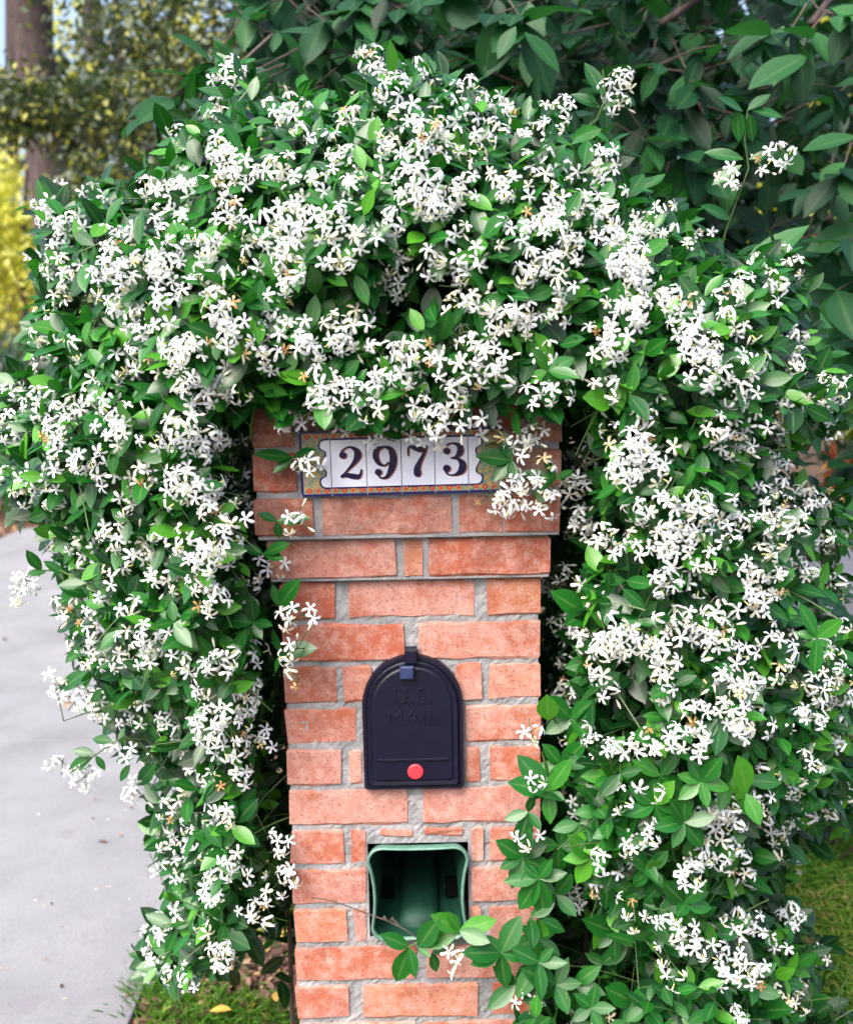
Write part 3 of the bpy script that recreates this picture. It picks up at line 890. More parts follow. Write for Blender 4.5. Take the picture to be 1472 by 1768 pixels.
def hole(U, V):
    h = np.zeros(np.shape(U))
    for u, v, r, s in HOLES:
        h = np.maximum(h, s * np.exp(-((U - u) ** 2 + (V - v) ** 2) / (2 * (r * .62) ** 2)))
    return h
def lump(U, V):
    return (np.sin(U / 61 + 1.3) * np.sin(V / 53 + .4) + .7 * np.sin(U / 29 + V / 37 + 2) * np.sin(V / 31 - U / 47)) * .022
sw = 1 - (1 - np.clip(ds / 270, 0, 1)) ** 2
YG = 1.98 - .50 * np.sqrt(np.clip(sw, 0, 1)) + lump(GU, GV)
# beside the column the mass falls back to the masonry
colL = np.where(GV < 870, 455, 487 + (GV - 1000) * .038); colR = np.where(GV < 920, 962, 937)
dc = np.maximum(colL - GU, GU - colR)
side = (GV > 690)
reach = np.clip((dc - 4) / np.where(GV > 1500, 150, 105), 0, 1)
near = 1.80 + (np.minimum(YG, 1.80) - 1.80) * (reach * reach * (3 - 2 * reach))
blend = np.clip((GV - 660) / 60, 0, 1)
YG = np.where((GV > 630) & (dc <= 6), np.minimum(YG, 1.535), YG)
YG = np.where(side & (dc < 160) & (dc > 6), YG * (1 - blend) + np.maximum(YG, near) * blend, YG)
YG = YG + .16 * hole(GU, GV)
def surf(U, V):
    x = np.clip((np.asarray(U, float) - GX0) / G, 0, YG.shape[1] - 1.001); y = np.clip((np.asarray(V, float) - GY0) / G, 0, YG.shape[0] - 1.001)
    i = x.astype(int); j = y.astype(int); fx = x - i; fy = y - j
    return (YG[j, i] * (1 - fx) + YG[j, i + 1] * fx) * (1 - fy) + (YG[j + 1, i] * (1 - fx) + YG[j + 1, i + 1] * fx) * fy
def outward(U, V):
    e = 14.0
    a = pts(U + e, V, surf(U + e, V)) - pts(U - e, V, surf(U - e, V)); b = pts(U, V + e, surf(U, V + e)) - pts(U, V - e, surf(U, V - e))
    n = unit(np.cross(a, b)); n[n[:, 1] > 0] *= -1
    return n
CUT = [(500, 1800), (492, 1200), (487, 1000), (462, 900), (458, 700), (540, 690), (640, 735), (760, 748), (840, 740), (950, 700), (962, 920), (940, 1000), (937, 1800)]

# store: every leaf and every flower of the vine
LV = dict(P=[], D=[], N=[], L=[], W=[], T=[], C=[])
def add_leaf(p, d, n, l, w, t, c=1.0):
    LV['P'].append(p); LV['D'].append(d); LV['N'].append(n); LV['L'].append(l); LV['W'].append(w); LV['T'].append(t); LV['C'].append(c)
stems = MB(); wood = MB()
UPV = np.array([0, -.35, 1.0])
def blocked(p, rad=0.0):
    """inside the masonry"""
    return abs(p[0] - xc) < .235 + rad and YF - .035 - rad < p[1] < YF + DEP + .03 and p[2] < rowtop(0) + .29
def over_plaque(p):
    if p[1] > YF or p[2] > 1.44: return False
    a, b = proj(p); return 525 < a[0] < 855 and 752 < b[0] < 860
def shoot(base, tip, pairs, ls, tint, outn, leafy=1.0, stem=True, droop=.02):
    base = np.array(base, float); tip = np.array(tip, float)
    n = 6
    mid = (base + tip) / 2 + np.array([0, 0, .25 * np.linalg.norm(tip - base)]) * rnd.uniform(.0, .5)
    path = [(1 - t) ** 2 * base + 2 * t * (1 - t) * mid + t * t * tip for t in np.linspace(0, 1, n)]
    if stem and not (abs(base[0] - xc) < .21 and base[1] < YF + .01 and base[2] < 1.42) and not any(over_plaque(q) for q in path): stems.tube(path, np.linspace(.0012, .0007, n), 3, 0, .5, caps=False)
    ax = unit(np.array(tip) - mid)
    ph = rnd.uniform(0, math.pi)
    for k in range(pairs):
        t = 1 - k * (.24 if pairs > 2 else .3)
        if t < 0.1: break
        p = (1 - t) ** 2 * base + 2 * t * (1 - t) * mid + t * t * tip
        a = unit(np.cross(ax, UPV + rng.normal(0, .05, 3))); b = np.cross(ax, a)
        th = ph + k * math.pi / 2
        for s in (-1, 1):
            if rnd.random() > leafy: continue
            sd_ = (a * math.cos(th) + b * math.sin(th)) * s
            d = unit(ax * rnd.uniform(.25, .8) + sd_ + np.array([0, 0, -.15]) + rng.normal(0, .18, 3))
            nn = unit(UPV * rnd.uniform(.3, 1.0) + outn * rnd.uniform(.3, 1.0) + ax * .5 + rng.normal(0, .22, 3))
            l = ls * rnd.uniform(.72, 1.2) * (.8 if k == 0 else 1)
            tt = tint + rnd.gauss(0, .2) + (.17 if k == 0 else 0)
            if rnd.random() < .004: tt = 1.1
            q = p + d * l
            if blocked(q) or blocked(p): continue
            if over_plaque(q) or over_plaque(p + d * l * .5): continue
            add_leaf(p, d, nn, l, l * rnd.uniform(.42, .54), min(max(tt, 0), 1), rnd.uniform(.3, 1.8))

# random candidates in photo space, thinned by mask
def sample(nc, poly, seed):
    r = np.random.default_rng(seed)
    U = r.uniform(GX0 + 20, GX1 - 20, nc); V = r.uniform(60, 2140, nc)
    k = inside(poly, U, V)
    return U[k], V[k]
def place_shoots(nc, seed, back, pairs, ls, leafy, tint, slack=.0, holes=True, spread=.05, stem=True):
    U, V = sample(nc, SIL, seed)
    h = hole(U, V)
    kp = rng.random(len(U)) > (h * .93 if holes else h * .2)
    kp &= ~((V > 1790) & (rng.random(len(U)) < .6))
    U, V = U[kp], V[kp]
    Ys = surf(U, V) + back + rng.uniform(0, spread, len(U))
    T = pts(U, V, Ys); O = outward(U, V)
    for i in range(len(U)):
        g = unit(O[i] * .8 + np.array([0, -.15, .35]) + rng.normal(0, .45, 3))
        ln = rnd.uniform(.06, .14)
        b = T[i] - g * ln
        if T[i][2] < .03: continue
        if b[2] < .02: b[2] = .02
        if blocked(T[i]): continue
        shoot(b, T[i], pairs, ls * rnd.uniform(.85, 1.15), tint + rnd.gauss(0, .08), O[i], leafy, stem)
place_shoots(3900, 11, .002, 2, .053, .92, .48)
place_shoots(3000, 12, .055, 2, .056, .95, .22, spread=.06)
place_shoots(2600, 13, .14, 2, .062, .95, .08, holes=False, spread=.10, stem=False)  # deeper layers get darker tints: inner shade put into the leaf colour
# the middle and the far side of the mass
def place_inner(nc, seed, y0, y1, ls, tint):
    U, V = sample(nc, OUT, seed)
    dd = np.interp(0, [0], [0]) + ds[np.clip(((V - GY0) / G).astype(int), 0, ds.shape[0] - 1), np.clip(((U - GX0) / G).astype(int), 0, ds.shape[1] - 1)]
    for u, v, d in zip(U, V, dd):
        th = .50 * math.sqrt(max(0, 1 - (1 - min(d / 270, 1)) ** 2))
        Y = 2.0 + rnd.uniform(y0, y1) * th
        p = pt(u, v, Y)
        if p[2] < .02 or blocked(p, .03) or (u < 515 and v > 1620): continue
        if abs(p[0] - xc) < .235 and p[1] < YF + DEP and p[2] < rowtop(0) + .25: continue
        dr = rng.normal(0, 1, 3); dr[2] -= .2
        add_leaf(p, unit(dr), unit(rng.normal(0, .6, 3) + np.array([0, 0, .8])), ls * rnd.uniform(.8, 1.2), ls * .5, max(0, tint + rnd.gauss(0, .1)))
place_inner(3800, 21, -.55, .5, .066, .12)  # low tint paints the shade inside the mass
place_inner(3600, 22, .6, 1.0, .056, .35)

# foliage close behind and beside the masonry, gap shade put into its dark tint
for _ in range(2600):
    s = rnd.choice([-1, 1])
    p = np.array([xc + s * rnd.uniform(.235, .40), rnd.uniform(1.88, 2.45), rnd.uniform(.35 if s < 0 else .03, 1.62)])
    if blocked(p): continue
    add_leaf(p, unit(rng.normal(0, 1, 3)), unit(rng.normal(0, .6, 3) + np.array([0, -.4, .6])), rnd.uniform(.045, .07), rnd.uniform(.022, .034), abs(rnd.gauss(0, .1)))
# ------------------------------------------------------------------ blossom clusters where the photo has them
CL = """310,234 378,261 364,188 405,128 250,318 288,321 269,362 337,321 296,386 356,424 326,413 158,335 185,402 204,413 73,356 71,386 95,380 98,416 84,449 255,449 196,457 386,302 391,367 272,421 288,451
405,112 374,196 376,258 504,177 474,193 643,90 626,103 683,128 721,117 656,160 594,193 613,199 537,231 681,199 583,250 632,223 653,228 675,239 599,269 488,283 460,291 414,296 384,294 376,321 708,266 738,223 556,305 523,313 613,313 694,310 713,343 493,332 398,364 539,370 496,378 460,389 433,397 474,402 501,424 537,400 575,367 588,391 672,378 637,410 748,356 365,421 425,446 583,446 490,454 686,454 748,454 618,332
769,166 799,147 823,169 845,177 807,185 856,218 880,201 929,188 918,220 954,220 975,185 1043,152 1071,136 1068,177 1057,267 1024,267 927,261 728,220 772,245 747,207 837,237 815,261 864,299 869,326 916,313 954,334 929,367 948,386 973,375 992,351 1030,343 1057,318 1027,302 973,286 802,313 799,337 736,305 744,348 769,337 785,383 883,397 994,424 975,435 1049,370 1046,400 1081,416 1071,443 1111,394 924,449 812,449 1111,449
1148,356 1118,388 1151,404 1186,421 1083,415 1086,456 1113,483 1330,277 1357,260 1260,309 1276,475 1311,453 1357,437 1374,461 1338,480 1341,505 1260,510 1154,510 1205,521
84,456 120,467 111,494 90,524 73,546 87,568 63,584 84,592 111,603 130,608 68,619 166,483 198,470 204,483 250,462 288,467 345,475 364,483 188,519 223,524 245,538 215,543 274,541 283,508 372,530 245,581 234,614 250,619 215,636 299,592 315,608 310,619 334,595 386,576 19,671 46,674 68,685 106,695 43,693 65,720 14,739 103,739 158,679 168,701 188,717 209,714 196,733 182,750 82,774 98,791 144,796 130,812 174,820 90,752 11,820 49,831 79,831 258,763 293,744 321,744 315,660 342,666 361,682 380,693 380,657 356,758 375,763 337,780 315,709 247,820 261,829 307,818 326,829 372,829
496,467 504,486 583,454 681,464 640,500 686,505 634,530 480,530 376,530 461,576 409,573 442,617 471,622 515,573 512,598 534,598 583,562 556,603 594,581 662,603 694,603 727,608 692,638 539,655 558,663 594,671 556,690 567,717 588,731 626,685 634,712 711,698 485,717 504,728 412,690 420,701 376,679 368,698 376,761 393,766 406,820 515,796 534,801 662,743 702,742 724,748 640,748 749,728 749,747
753,464 774,475 807,451 796,502 785,521 820,530 924,454 905,475 954,456 872,540 910,543 916,560 962,538 970,502 810,581 842,584 807,603 837,625 864,641 842,655 812,652 769,630 943,606 731,608 1071,456 1100,486 1060,535 1098,530 1032,568 1060,595 1046,603 932,676 978,665 1043,668 1019,712 782,690 785,714 753,728 812,717 850,747 894,758 910,766 921,752 940,807 992,799 1013,785 1011,812 1051,752 1081,780 1098,771 1081,820 878,829 905,831
1088,462 1154,510 1162,532 1192,532 1181,554 1260,508 1260,548 1200,592 1224,592 1192,579 1227,608 1368,598 1384,576 1371,614 1216,638 1230,646 1300,622 1276,641 1289,579 1428,657 1452,676 1433,712 1466,660 1276,693 1289,685 1249,728 1235,742 1273,747 1306,733 1360,712 1376,698 1344,733 1344,752 1262,769 1284,766 1336,793 1338,812 1113,777 1094,769 1140,771 1137,812 1083,820 1113,723 1094,530
33,855 60,844 82,855 95,866 100,923 98,937 133,945 190,923 204,929 147,972 190,994 43,999 38,1021 111,1048 109,1065 147,1075 136,1113 152,1127 168,1141 207,1105 253,1092 269,1105 245,1132 266,1132 207,1146 312,1151 95,1176 130,1206 155,1214 239,836 304,855 223,869 242,956 245,972 272,923 299,939 320,929 296,978 285,1002 342,972 375,961 342,999 356,1029 369,1035 220,1045
431,874 390,866 374,885 350,847 368,836 401,828 507,904 368,937 396,950 352,972 455,983 477,983 431,1005 423,1024 341,1002 360,1032 493,1070 521,1067 439,1111 450,1130 423,1141 393,1135 377,1152 358,1157 488,1127 507,1168 442,1184 426,1206 344,1190
131,1206 164,1226 225,1245 99,1325 141,1354 151,1338 257,1309 208,1296 228,1364 369,1248 388,1245 337,1258 427,1245 379,1290 420,1280 459,1277 321,1319 350,1341 388,1345 424,1335 292,1402 286,1431 289,1457 324,1434 318,1467 295,1496 359,1409 388,1412 353,1496 379,1512 398,1489 359,1553 443,1512 472,1550 491,1512 427,1573 446,1582 347,1602 263,1605 263,1653 266,1679 292,1685 324,1691 369,1656 388,1647 482,1454 430,1210 289,1251
877,836 904,836 873,877 846,865 885,872 937,850 923,865 947,872 983,848 992,836 987,889 1019,891 987,908 1011,922 1040,922 1057,941 1078,936 1088,881 1107,891 1155,862 1121,946 1143,939 1164,929 949,1008 980,999 1145,1006 968,1080 995,1082 973,1130 1009,1128 1066,1075 1071,1109 1090,1118 1045,1116 1109,1101 1128,1130 1152,1140 1160,1075 1035,1183 978,1195 1140,1192
1149,1008 1189,1010 1177,891 1170,920 1192,924 1216,920 1223,886 1206,872 1263,881 1285,891 1263,924 1330,865 1350,877 1369,879 1388,848 1407,862 1390,905 1338,903 1345,927 1326,955 1436,941 1460,934 1443,857 1381,975 1395,982 1362,987 1340,1003 1302,987 1311,998 1302,1032 1292,1042 1318,1039 1433,989 1443,1027 1175,1073 1197,1070 1220,1087 1220,1109 1249,1099 1237,1051 1134,1132 1366,1109 1330,1097 1421,1097 1455,1082 1390,1058 1429,1135 1273,1132 1287,1135 1354,1168 1237,1175 1287,1173 1307,1183 1407,1192 1438,1187 1464,1173 1223,967 1173,960
974,1195 961,1252 917,1270 981,1276 1012,1278 1056,1288 1079,1281 1108,1276 1147,1286 1167,1276 1203,1224 1198,1265 1203,1291 925,1358 999,1392 1074,1379 1154,1420 1116,1443 912,1451 961,1459 984,1482 997,1492 1033,1492 1092,1469 1085,1490 1198,1513 1216,1472 997,1549 1035,1541 1126,1366 1219,1415
1259,1202 1240,1228 1287,1194 1302,1216 1278,1240 1287,1261 1318,1252 1273,1259 1378,1240 1405,1237 1412,1199 1436,1204 1462,1211 1443,1276 1448,1259 1400,1314 1371,1367 1378,1383 1464,1362 1443,1395 1240,1395 1256,1402 1249,1426 1218,1414 1264,1422 1314,1386 1326,1402 1388,1412 1407,1414 1354,1434 1340,1457 1197,1510 1278,1489 1285,1510 1302,1520 1256,1486 1213,1474 1256,1465 1331,1335
989,1555 1039,1543 1076,1568 1109,1601 1151,1597 1193,1514 1276,1593 1309,1597 1247,1589 1363,1589 1346,1630 1376,1580 1413,1651 1197,1643 1180,1618 1163,1692 1242,1638 1251,1663 1292,1684 1259,1692 1280,1647 1346,1717 1384,1705 1376,1734 1276,1755 910,1734 981,1759 1035,1751 785,1660 1134,1651 1309,1680"""
CL = [tuple(float(q) for q in a.split(',')) for a in CL.split()]
# lower, out of frame, and the unseen far side get some too
for _ in range(60):
    u, v = rnd.uniform(960, 1480), rnd.uniform(1790, 2100); CL.append((u, v))
arr = np.array(CL)
OC = outward(arr[:, 0], arr[:, 1])
inS = inside(OUT, arr[:, 0], arr[:, 1]); inC = inside(CUT, arr[:, 0], arr[:, 1])
SC_ = surf(arr[:, 0], arr[:, 1])

# flower template: pinwheel of five spoon-shaped petals on a slim tube (unit radius)
def flower_tmpl(cup):
    V = []; Q = []; mi = []
    for p in range(5):
        cup_ = cup; cup = cup_ + rnd.uniform(-.25, .35); kl = rnd.uniform(.88, 1.08)
        a = 2 * math.pi * p / 5 + rnd.uniform(-.16, .16); ca, sa = math.cos(a), math.sin(a)
        rows = [(.05, -.07, .07, .02), (.42, -.13, .13, .05 + cup * .2), (.76 * kl, -.15, .26, .04 - cup * .1), (kl, -.02, .24, -.10 - cup * .3)]; cup = cup_
        b = len(V)
        for r, y0, y1, z in rows:
            for y, zz in ((y0, z - .03), (y1, z + .05)):
                V.append((r * ca - y * sa, r * sa + y * ca, zz))
        for r in range(3):
            Q.append((b + 2 * r, b + 2 * r + 2, b + 2 * r + 3, b + 2 * r + 1)); mi.append(0)
    b = len(V)
    for z, r in ((.0, .10), (-.75, .07)):
        for k in range(4): V.append((r * math.cos(k * math.pi / 2), r * math.sin(k * math.pi / 2), z))
    for k in range(4): Q.append((b + k, b + (k + 1) % 4, b + 4 + (k + 1) % 4, b + 4 + k)); mi.append(1)
    Q.append((b, b + 1, b + 2, b + 3)); mi.append(1)
    return np.array(V), np.array(Q), np.array(mi)
FT = [flower_tmpl(c) for c in (0, .1, .35, .5, .9, 1.5)]
FL = []      # (cluster, pos, rot 3x3, radius, tint, template)
CLS = []     # (pos, outward, Y)
cst = {}; buds = {}     # stalk paths and buds by cluster
for ci, (u, v) in enumerate(CL):
    if inC[ci]: Y = 1.535; o = np.array([0, -1.0, .1]); lift = 0
    else:
        Y = min(SC_[ci] - .012 - rnd.uniform(0, .02), 1.93); o = OC[ci]
        if hole(np.array([u]), np.array([v]))[0] > .4: Y -= .07
        if 940 < u < 1010 and 800 < v < 900 or 440 < u < 530: Y = min(Y, 1.60)
    if not inS[ci] and not inC[ci]: Y = 1.74 if v > 900 else 1.88
    if u > 1230 and 240 < v < 320: Y = 1.86
    c = pt(u, v, Y)
    tocam = unit(CAM - c)
    O = unit(o * .7 + tocam * .8 + np.array([0, 0, .12]))
    CLS.append((c, O))
    nf = rnd.choice([3, 3, 4, 4, 5, 6]) if v > 420 else rnd.choice([3, 3, 4, 5, 5])
    if 900 < u < 1180 and v > 1280: nf = rnd.choice([2, 3, 3, 4])
    if inC[ci]: nf = rnd.choice([2, 3, 3, 4])
    a = unit(np.cross(O, [0, 0, 1.0])); b = np.cross(O, a)
    base = c - O * .035 - np.array([0, 0, -.012]) * rnd.uniform(-1, 1.5)
    paths = []
    if not inS[ci] and not inC[ci]:
        paths.append([base, base * .6 + c * .4])
    else: paths.append([base - O * .02 + rng.normal(0, .006, 3), base])
    rad = .0115 + .0019 * nf
    ph = rnd.uniform(0, 6.28)
    for k in range(nf):
        rr = rad * (0.15 if (k == 0 and nf > 3) else rnd.uniform(.65, 1.1)); th = ph + 2.4 * k + rnd.uniform(-.4, .4)
        w = a * math.cos(th) + b * math.sin(th)
        p = c + w * rr + O * rnd.uniform(-.012, .006)
        n = unit(O * rnd.uniform(.6, 1.2) + w * rnd.uniform(.0, 1.3) + rng.normal(0, .3, 3))
        x = unit(np.cross(n, rng.normal(0, 1, 3))); y = np.cross(n, x)
        Rm = np.stack([x, y, n], 1)
        r = rnd.uniform(.0105, .0134)
        tn = rnd.choice([0, .1, .3, .5, .7]) if rnd.random() > .05 else rnd.uniform(.8, 1.0)
        if tn > .85: r *= .7
        FL.append((ci, p, Rm, r, tn, rnd.choice([0, 0, 1, 1, 2, 3, 4, 5])))
        paths.append([base, (base + p - n * r) / 2 + rng.normal(0, .001, 3), p - n * r * .7])
    # buds
    for k in range(rnd.choice([0, 1, 2, 3])):
        w = rng.normal(0, 1, 3); p = base + unit(w + O) * rnd.uniform(.018, .032)
        paths.append([base, p]); q = unit(w + O)
        buds.setdefault(ci, []).append([p, p + q * .005, p + q * .010, p + q * .0145])
    cst[ci] = paths

# ------------------------------------------------------------------ sprays placed by hand: stem, then leaves base -> tip (photo pixels)
def hand_leaf(bu, bv, tu, tv, Y, dy=-.015, wr=.46, tint=.78, curl=1.0, face=None):
    p = pt(bu, bv, Y); q = pt(tu, tv, Y + dy)
    d = q - p; l = np.linalg.norm(d)
    n = unit(np.array([rnd.gauss(0, .15), -1.0, .75]) if face is None else np.array(face))
    add_leaf(p, d / l, n, l, l * wr, min(1, max(0, tint + rnd.gauss(0, .06))), curl)
def whorl(cu, cv, tips, Y, tint=.78, stem_to=None, Y2=None, wr=.46):
    k_ = 1.12 if cv > 1200 else 1.0
    tint = tint * .9 if tint < .95 else tint
    for tu, tv in tips:
        tu = cu + (tu - cu) * k_; tv = cv + (tv - cv) * k_
        hand_leaf(cu, cv, tu, tv, Y, rnd.uniform(-.03, .012), wr * rnd.uniform(.9, 1.1), tint, rnd.uniform(.4, 1.6))
    if stem_to:
        a = pt(cu, cv, Y); b = pt(stem_to[0], stem_to[1], Y2 or Y + .12)
        m = (a + b) / 2 + np.array([0, 0, .012])
        stems.tube([b, m, a], [.0018, .0015, .0011], 4)
whorl(706, 1636, [(662, 1616), (686, 1693), (716, 1684)], 1.555, .8, (790, 1612), 1.56)
whorl(722, 1636, [(752, 1594), (740, 1650)], 1.552, .75, None)
whorl(793, 1607, [(750, 1583), (733, 1632), (851, 1590), (840, 1626), (775, 1578)], 1.545, .85, (866, 1645), 1.56)
whorl(745, 1645, [(753, 1676), (768, 1640)], 1.565, .6, None)
whorl(864, 1646, [(895, 1588), (840, 1618), (806, 1645), (818, 1664), (872, 1702), (905, 1655)], 1.55, .7, (930, 1660), 1.56)
whorl(930, 1662, [(974, 1663), (888, 1640), (935, 1722), (894, 1718), (952, 1640), (906, 1690)], 1.55, .72, (985, 1690), 1.62)
whorl(990, 1700, [(1032, 1672), (1040, 1716), (1000, 1748), (960, 1740), (962, 1688)], 1.58, .66, (1040, 1740), 1.68)
whorl(945, 1366, [(899, 1310), (982, 1316), (885, 1352), (914, 1376), (950, 1418), (972, 1380)], 1.55, .72, (1000, 1350), 1.66)
whorl(912, 1402, [(874, 1414), (895, 1464), (932, 1430), (918, 1376)], 1.545, .6, (945, 1366), 1.55)
whorl(930, 1517, [(875, 1521), (950, 1488), (899, 1567), (938, 1577), (974, 1508), (904, 1494)], 1.55, .72, (1000, 1500), 1.66)
whorl(946, 1244, [(944, 1205)], 1.56, .98, (965, 1262), 1.62, .62)
whorl(1008, 1060, [(952, 1020), (1004, 1002), (1048, 1018), (1082, 1052), (1000, 1068), (1030, 1090)], 1.56, .85, (1040, 1100), 1.7, .5)
whorl(1056, 1342, [(1008, 1340), (1050, 1298), (1104, 1352), (1028, 1357), (1080, 1306)], 1.53, .85, (1090, 1390), 1.66)
whorl(1000, 1422, [(958, 1432), (1054, 1396), (1046, 1458), (998, 1468), (1028, 1398)], 1.535, .78, (1060, 1440), 1.66)
whorl(1150, 1240, [(1112, 1236), (1184, 1226), (1174, 1262), (1122, 1276)], 1.5, .8, (1190, 1290), 1.6)
whorl(1050, 1520, [(1008, 1512), (1100, 1500), (1102, 1548), (1046, 1568), (1030, 1490)], 1.54, .7, (1110, 1560), 1.66)
whorl(1110, 1560, [(1140, 1528), (1160, 1560), (1128, 1600)], 1.54, .7, None)
whorl(1090, 1730, [(1050, 1708), (1140, 1750), (1080, 1768), (1120, 1706)], 1.56, .7, (1130, 1768), 1.66, .5)
whorl(1288, 1370, [(1276, 1312), (1286, 1400), (1310, 1420)], 1.46, .93, (1300, 1420), 1.6, .5)
whorl(1410, 1100, [(1406, 1168), (1380, 1040), (1454, 1070), (1372, 1092)], 1.50, .85, (1440, 1110), 1.62, .45)
for cu_, cv_, Y_ in ((968, 1320, 1.60), (1040, 1400, 1.52), (965, 1460, 1.58), (1090, 1440, 1.50), (1020, 1480, 1.53), (960, 1545, 1.58), (1130, 1390, 1.49), (1140, 1340, 1.49), (900, 1480, 1.56),
                     (1180, 1560, 1.5), (1120, 1500, 1.5), (890, 1700, 1.57), (960, 1700, 1.56), (1020, 1740, 1.56), (1060, 1610, 1.62), (930, 1620, 1.6), (1180, 1420, 1.48), (1210, 1350, 1.47), (985, 1240, 1.60), (1040, 1150, 1.60), (1110, 1060, 1.52), (1160, 1180, 1.5)):
    a0_ = rnd.uniform(0, 6.28); kk_ = rnd.choice([4, 5, 6])
    whorl(cu_, cv_, [(cu_ + rnd.uniform(38, 56) * math.cos(a0_ + 6.28 * q / kk_ + rnd.uniform(-.3, .3)), cv_ + rnd.uniform(34, 52) * math.sin(a0_ + 6.28 * q / kk_)) for q in range(kk_)], Y_, rnd.uniform(.62, .88), (cu_ + 40, cv_ + 30), Y_ + .12, .48)
whorl(482, 1046, [(516, 1000), (520, 1050), (470, 1010)], 1.575, .62, (455, 1070), 1.75)
whorl(488, 1124, [(548, 1119), (500, 1150)], 1.57, .6, (450, 1120), 1.75, .5)
whorl(438, 1074, [(376, 1070), (432, 1028), (470, 1080), (420, 1108), (452, 1104)], 1.56, .66, (410, 1100), 1.7, .5)
whorl(300, 1075, [(262, 1080), (296, 1036), (345, 1080), (330, 1118), (355, 1072)], 1.50, .75, (330, 1110), 1.65)
whorl(505, 790, [(437, 782), (545, 775), (470, 816)], 1.57, .5, (430, 800), 1.75, .36)
whorl(478, 900, [(535, 893), (445, 885), (482, 930)], 1.575, .6, (440, 900), 1.75)
whorl(455, 956, [(500, 938), (418, 944), (490, 965)], 1.57, .68, (420, 960), 1.72)
whorl(883, 795, [(820, 785), (868, 742), (885, 832), (850, 830)], 1.545, .6, (900, 760), 1.56, .5)
whorl(958, 828, [(896, 814), (990, 810), (940, 790)], 1.545, .68, (1000, 840), 1.66, .4)
whorl(946, 640, [(992, 616), (918, 600), (908, 660), (950, 710), (1000, 650)], 1.47, .82, (960, 600), 1.56, .5)
whorl(675, 715, [(676, 660), (640, 742), (700, 742)], 1.52, .62, (690, 680), 1.56, .52)
whorl(583, 660, [(578, 612), (620, 620), (560, 640)], 1.50, .55, (600, 620), 1.56, .6)
whorl(742, 560, [(748, 490), (700, 580), (778, 560), (690, 540)], 1.56, .7, (750, 600), 1.66, .5)
whorl(588, 720, [(620, 700), (560, 742)], 1.52, .5, None)
whorl(845, 690, [(800, 700), (880, 720), (850, 740), (870, 670)], 1.53, .4, (850, 640), 1.6)
whorl(540, 690, [(480, 700), (460, 660), (520, 720), (570, 700)], 1.53, .35, (540, 640), 1.6)
# long shoots reaching out over the drive
def reach(path, Ys, leaves, tint=.55):
    P = [pt(u, v, y) for (u, v), y in zip(path, Ys)]
    stems.tube(P, np.linspace(.002, .001, len(P)), 4)
    for (b, t) in leaves:
        k = min(range(len(path)), key=lambda i: abs(path[i][0] - b[0]) + abs(path[i][1] - b[1]))
        hand_leaf(b[0], b[1], t[0], t[1], Ys[k], rnd.uniform(-.02, .02), .42, tint)
reach([(200, 1040), (150, 1010), (105, 985), (60, 985), (42, 1000)], [1.7, 1.72, 1.74, 1.74, 1.74],
      [((72, 985), (45, 950)), ((110, 990), (75, 968)), ((80, 988), (45, 990)), ((150, 1008), (98, 1010)), ((98, 1008), (152, 1030)), ((150, 1012), (180, 1050))], .5)
reach([(300, 1340), (260, 1300), (215, 1270), (170, 1300), (120, 1335)], [1.8, 1.76, 1.74, 1.74, 1.74],
      [((195, 1280), (158, 1275)), ((165, 1302), (122, 1295)), ((160, 1308), (115, 1330)), ((165, 1305), (182, 1330)), ((205, 1285), (215, 1255)), ((200, 1315), (230, 1308)), ((225, 1320), (206, 1350)), ((270, 1318), (235, 1358))], .5)
reach([(270, 1220), (210, 1215), (165, 1225), (110, 1245), (95, 1180)], [1.76, 1.74, 1.74, 1.74, 1.74],
      [((150, 1160), (100, 1192)), ((160, 1212), (175, 1190)), ((200, 1215), (180, 1180))], .5)
reach([(420, 1600), (360, 1620), (300, 1640), (262, 1660)], [1.8, 1.76, 1.74, 1.73],
      [((300, 1600), (250, 1578)), ((300, 1604), (340, 1580)), ((305, 1610), (285, 1650)), ((310, 1640), (262, 1640)), ((310, 1645), (318, 1672)), ((325, 1625), (362, 1640)), ((345, 1620), (345, 1665)), ((368, 1550), (405, 1560)), ((372, 1560), (380, 1600)), ((340, 1470), (385, 1475)), ((330, 1480), (352, 1520))], .62)
reach([(480, 1560), (430, 1540), (395, 1520)], [1.84, 1.8, 1.78], [((470, 1500), (502, 1478)), ((466, 1500), (482, 1538)), ((440, 1480), (418, 1460))], .6)
# the tall shoot at the upper right
reach([(1240, 452), (1252, 400), (1272, 345), (1292, 290), (1285, 240), (1290, 190)], [1.95, 1.93, 1.9, 1.88, 1.87, 1.86],
      [((1290, 190), (1330, 160)), ((1282, 192), (1240, 165)), ((1275, 245), (1272, 185)), ((1292, 195), (1300, 245)), ((1280, 285), (1228, 318)), ((1292, 275), (1340, 262)), ((1283, 275), (1215, 260)), ((1298, 190), (1352, 200)), ((1262, 380), (1210, 352)), ((1245, 440), (1205, 415))], .5)
reach([(1000, 230), (1030, 205), (1045, 170), (1040, 120)], [1.9, 1.89, 1.88, 1.88], [((1030, 180), (1012, 155)), ((1040, 165), (1010, 105)), ((1035, 185), (985, 160)), ((1040, 190), (1068, 170))], .45)
reach([(230, 340), (215, 325), (195, 318), (170, 310)], [1.95, 1.94, 1.93, 1.93], [((205, 345), (212, 308)), ((198, 318), (178, 305)), ((190, 325), (172, 345))], .6)
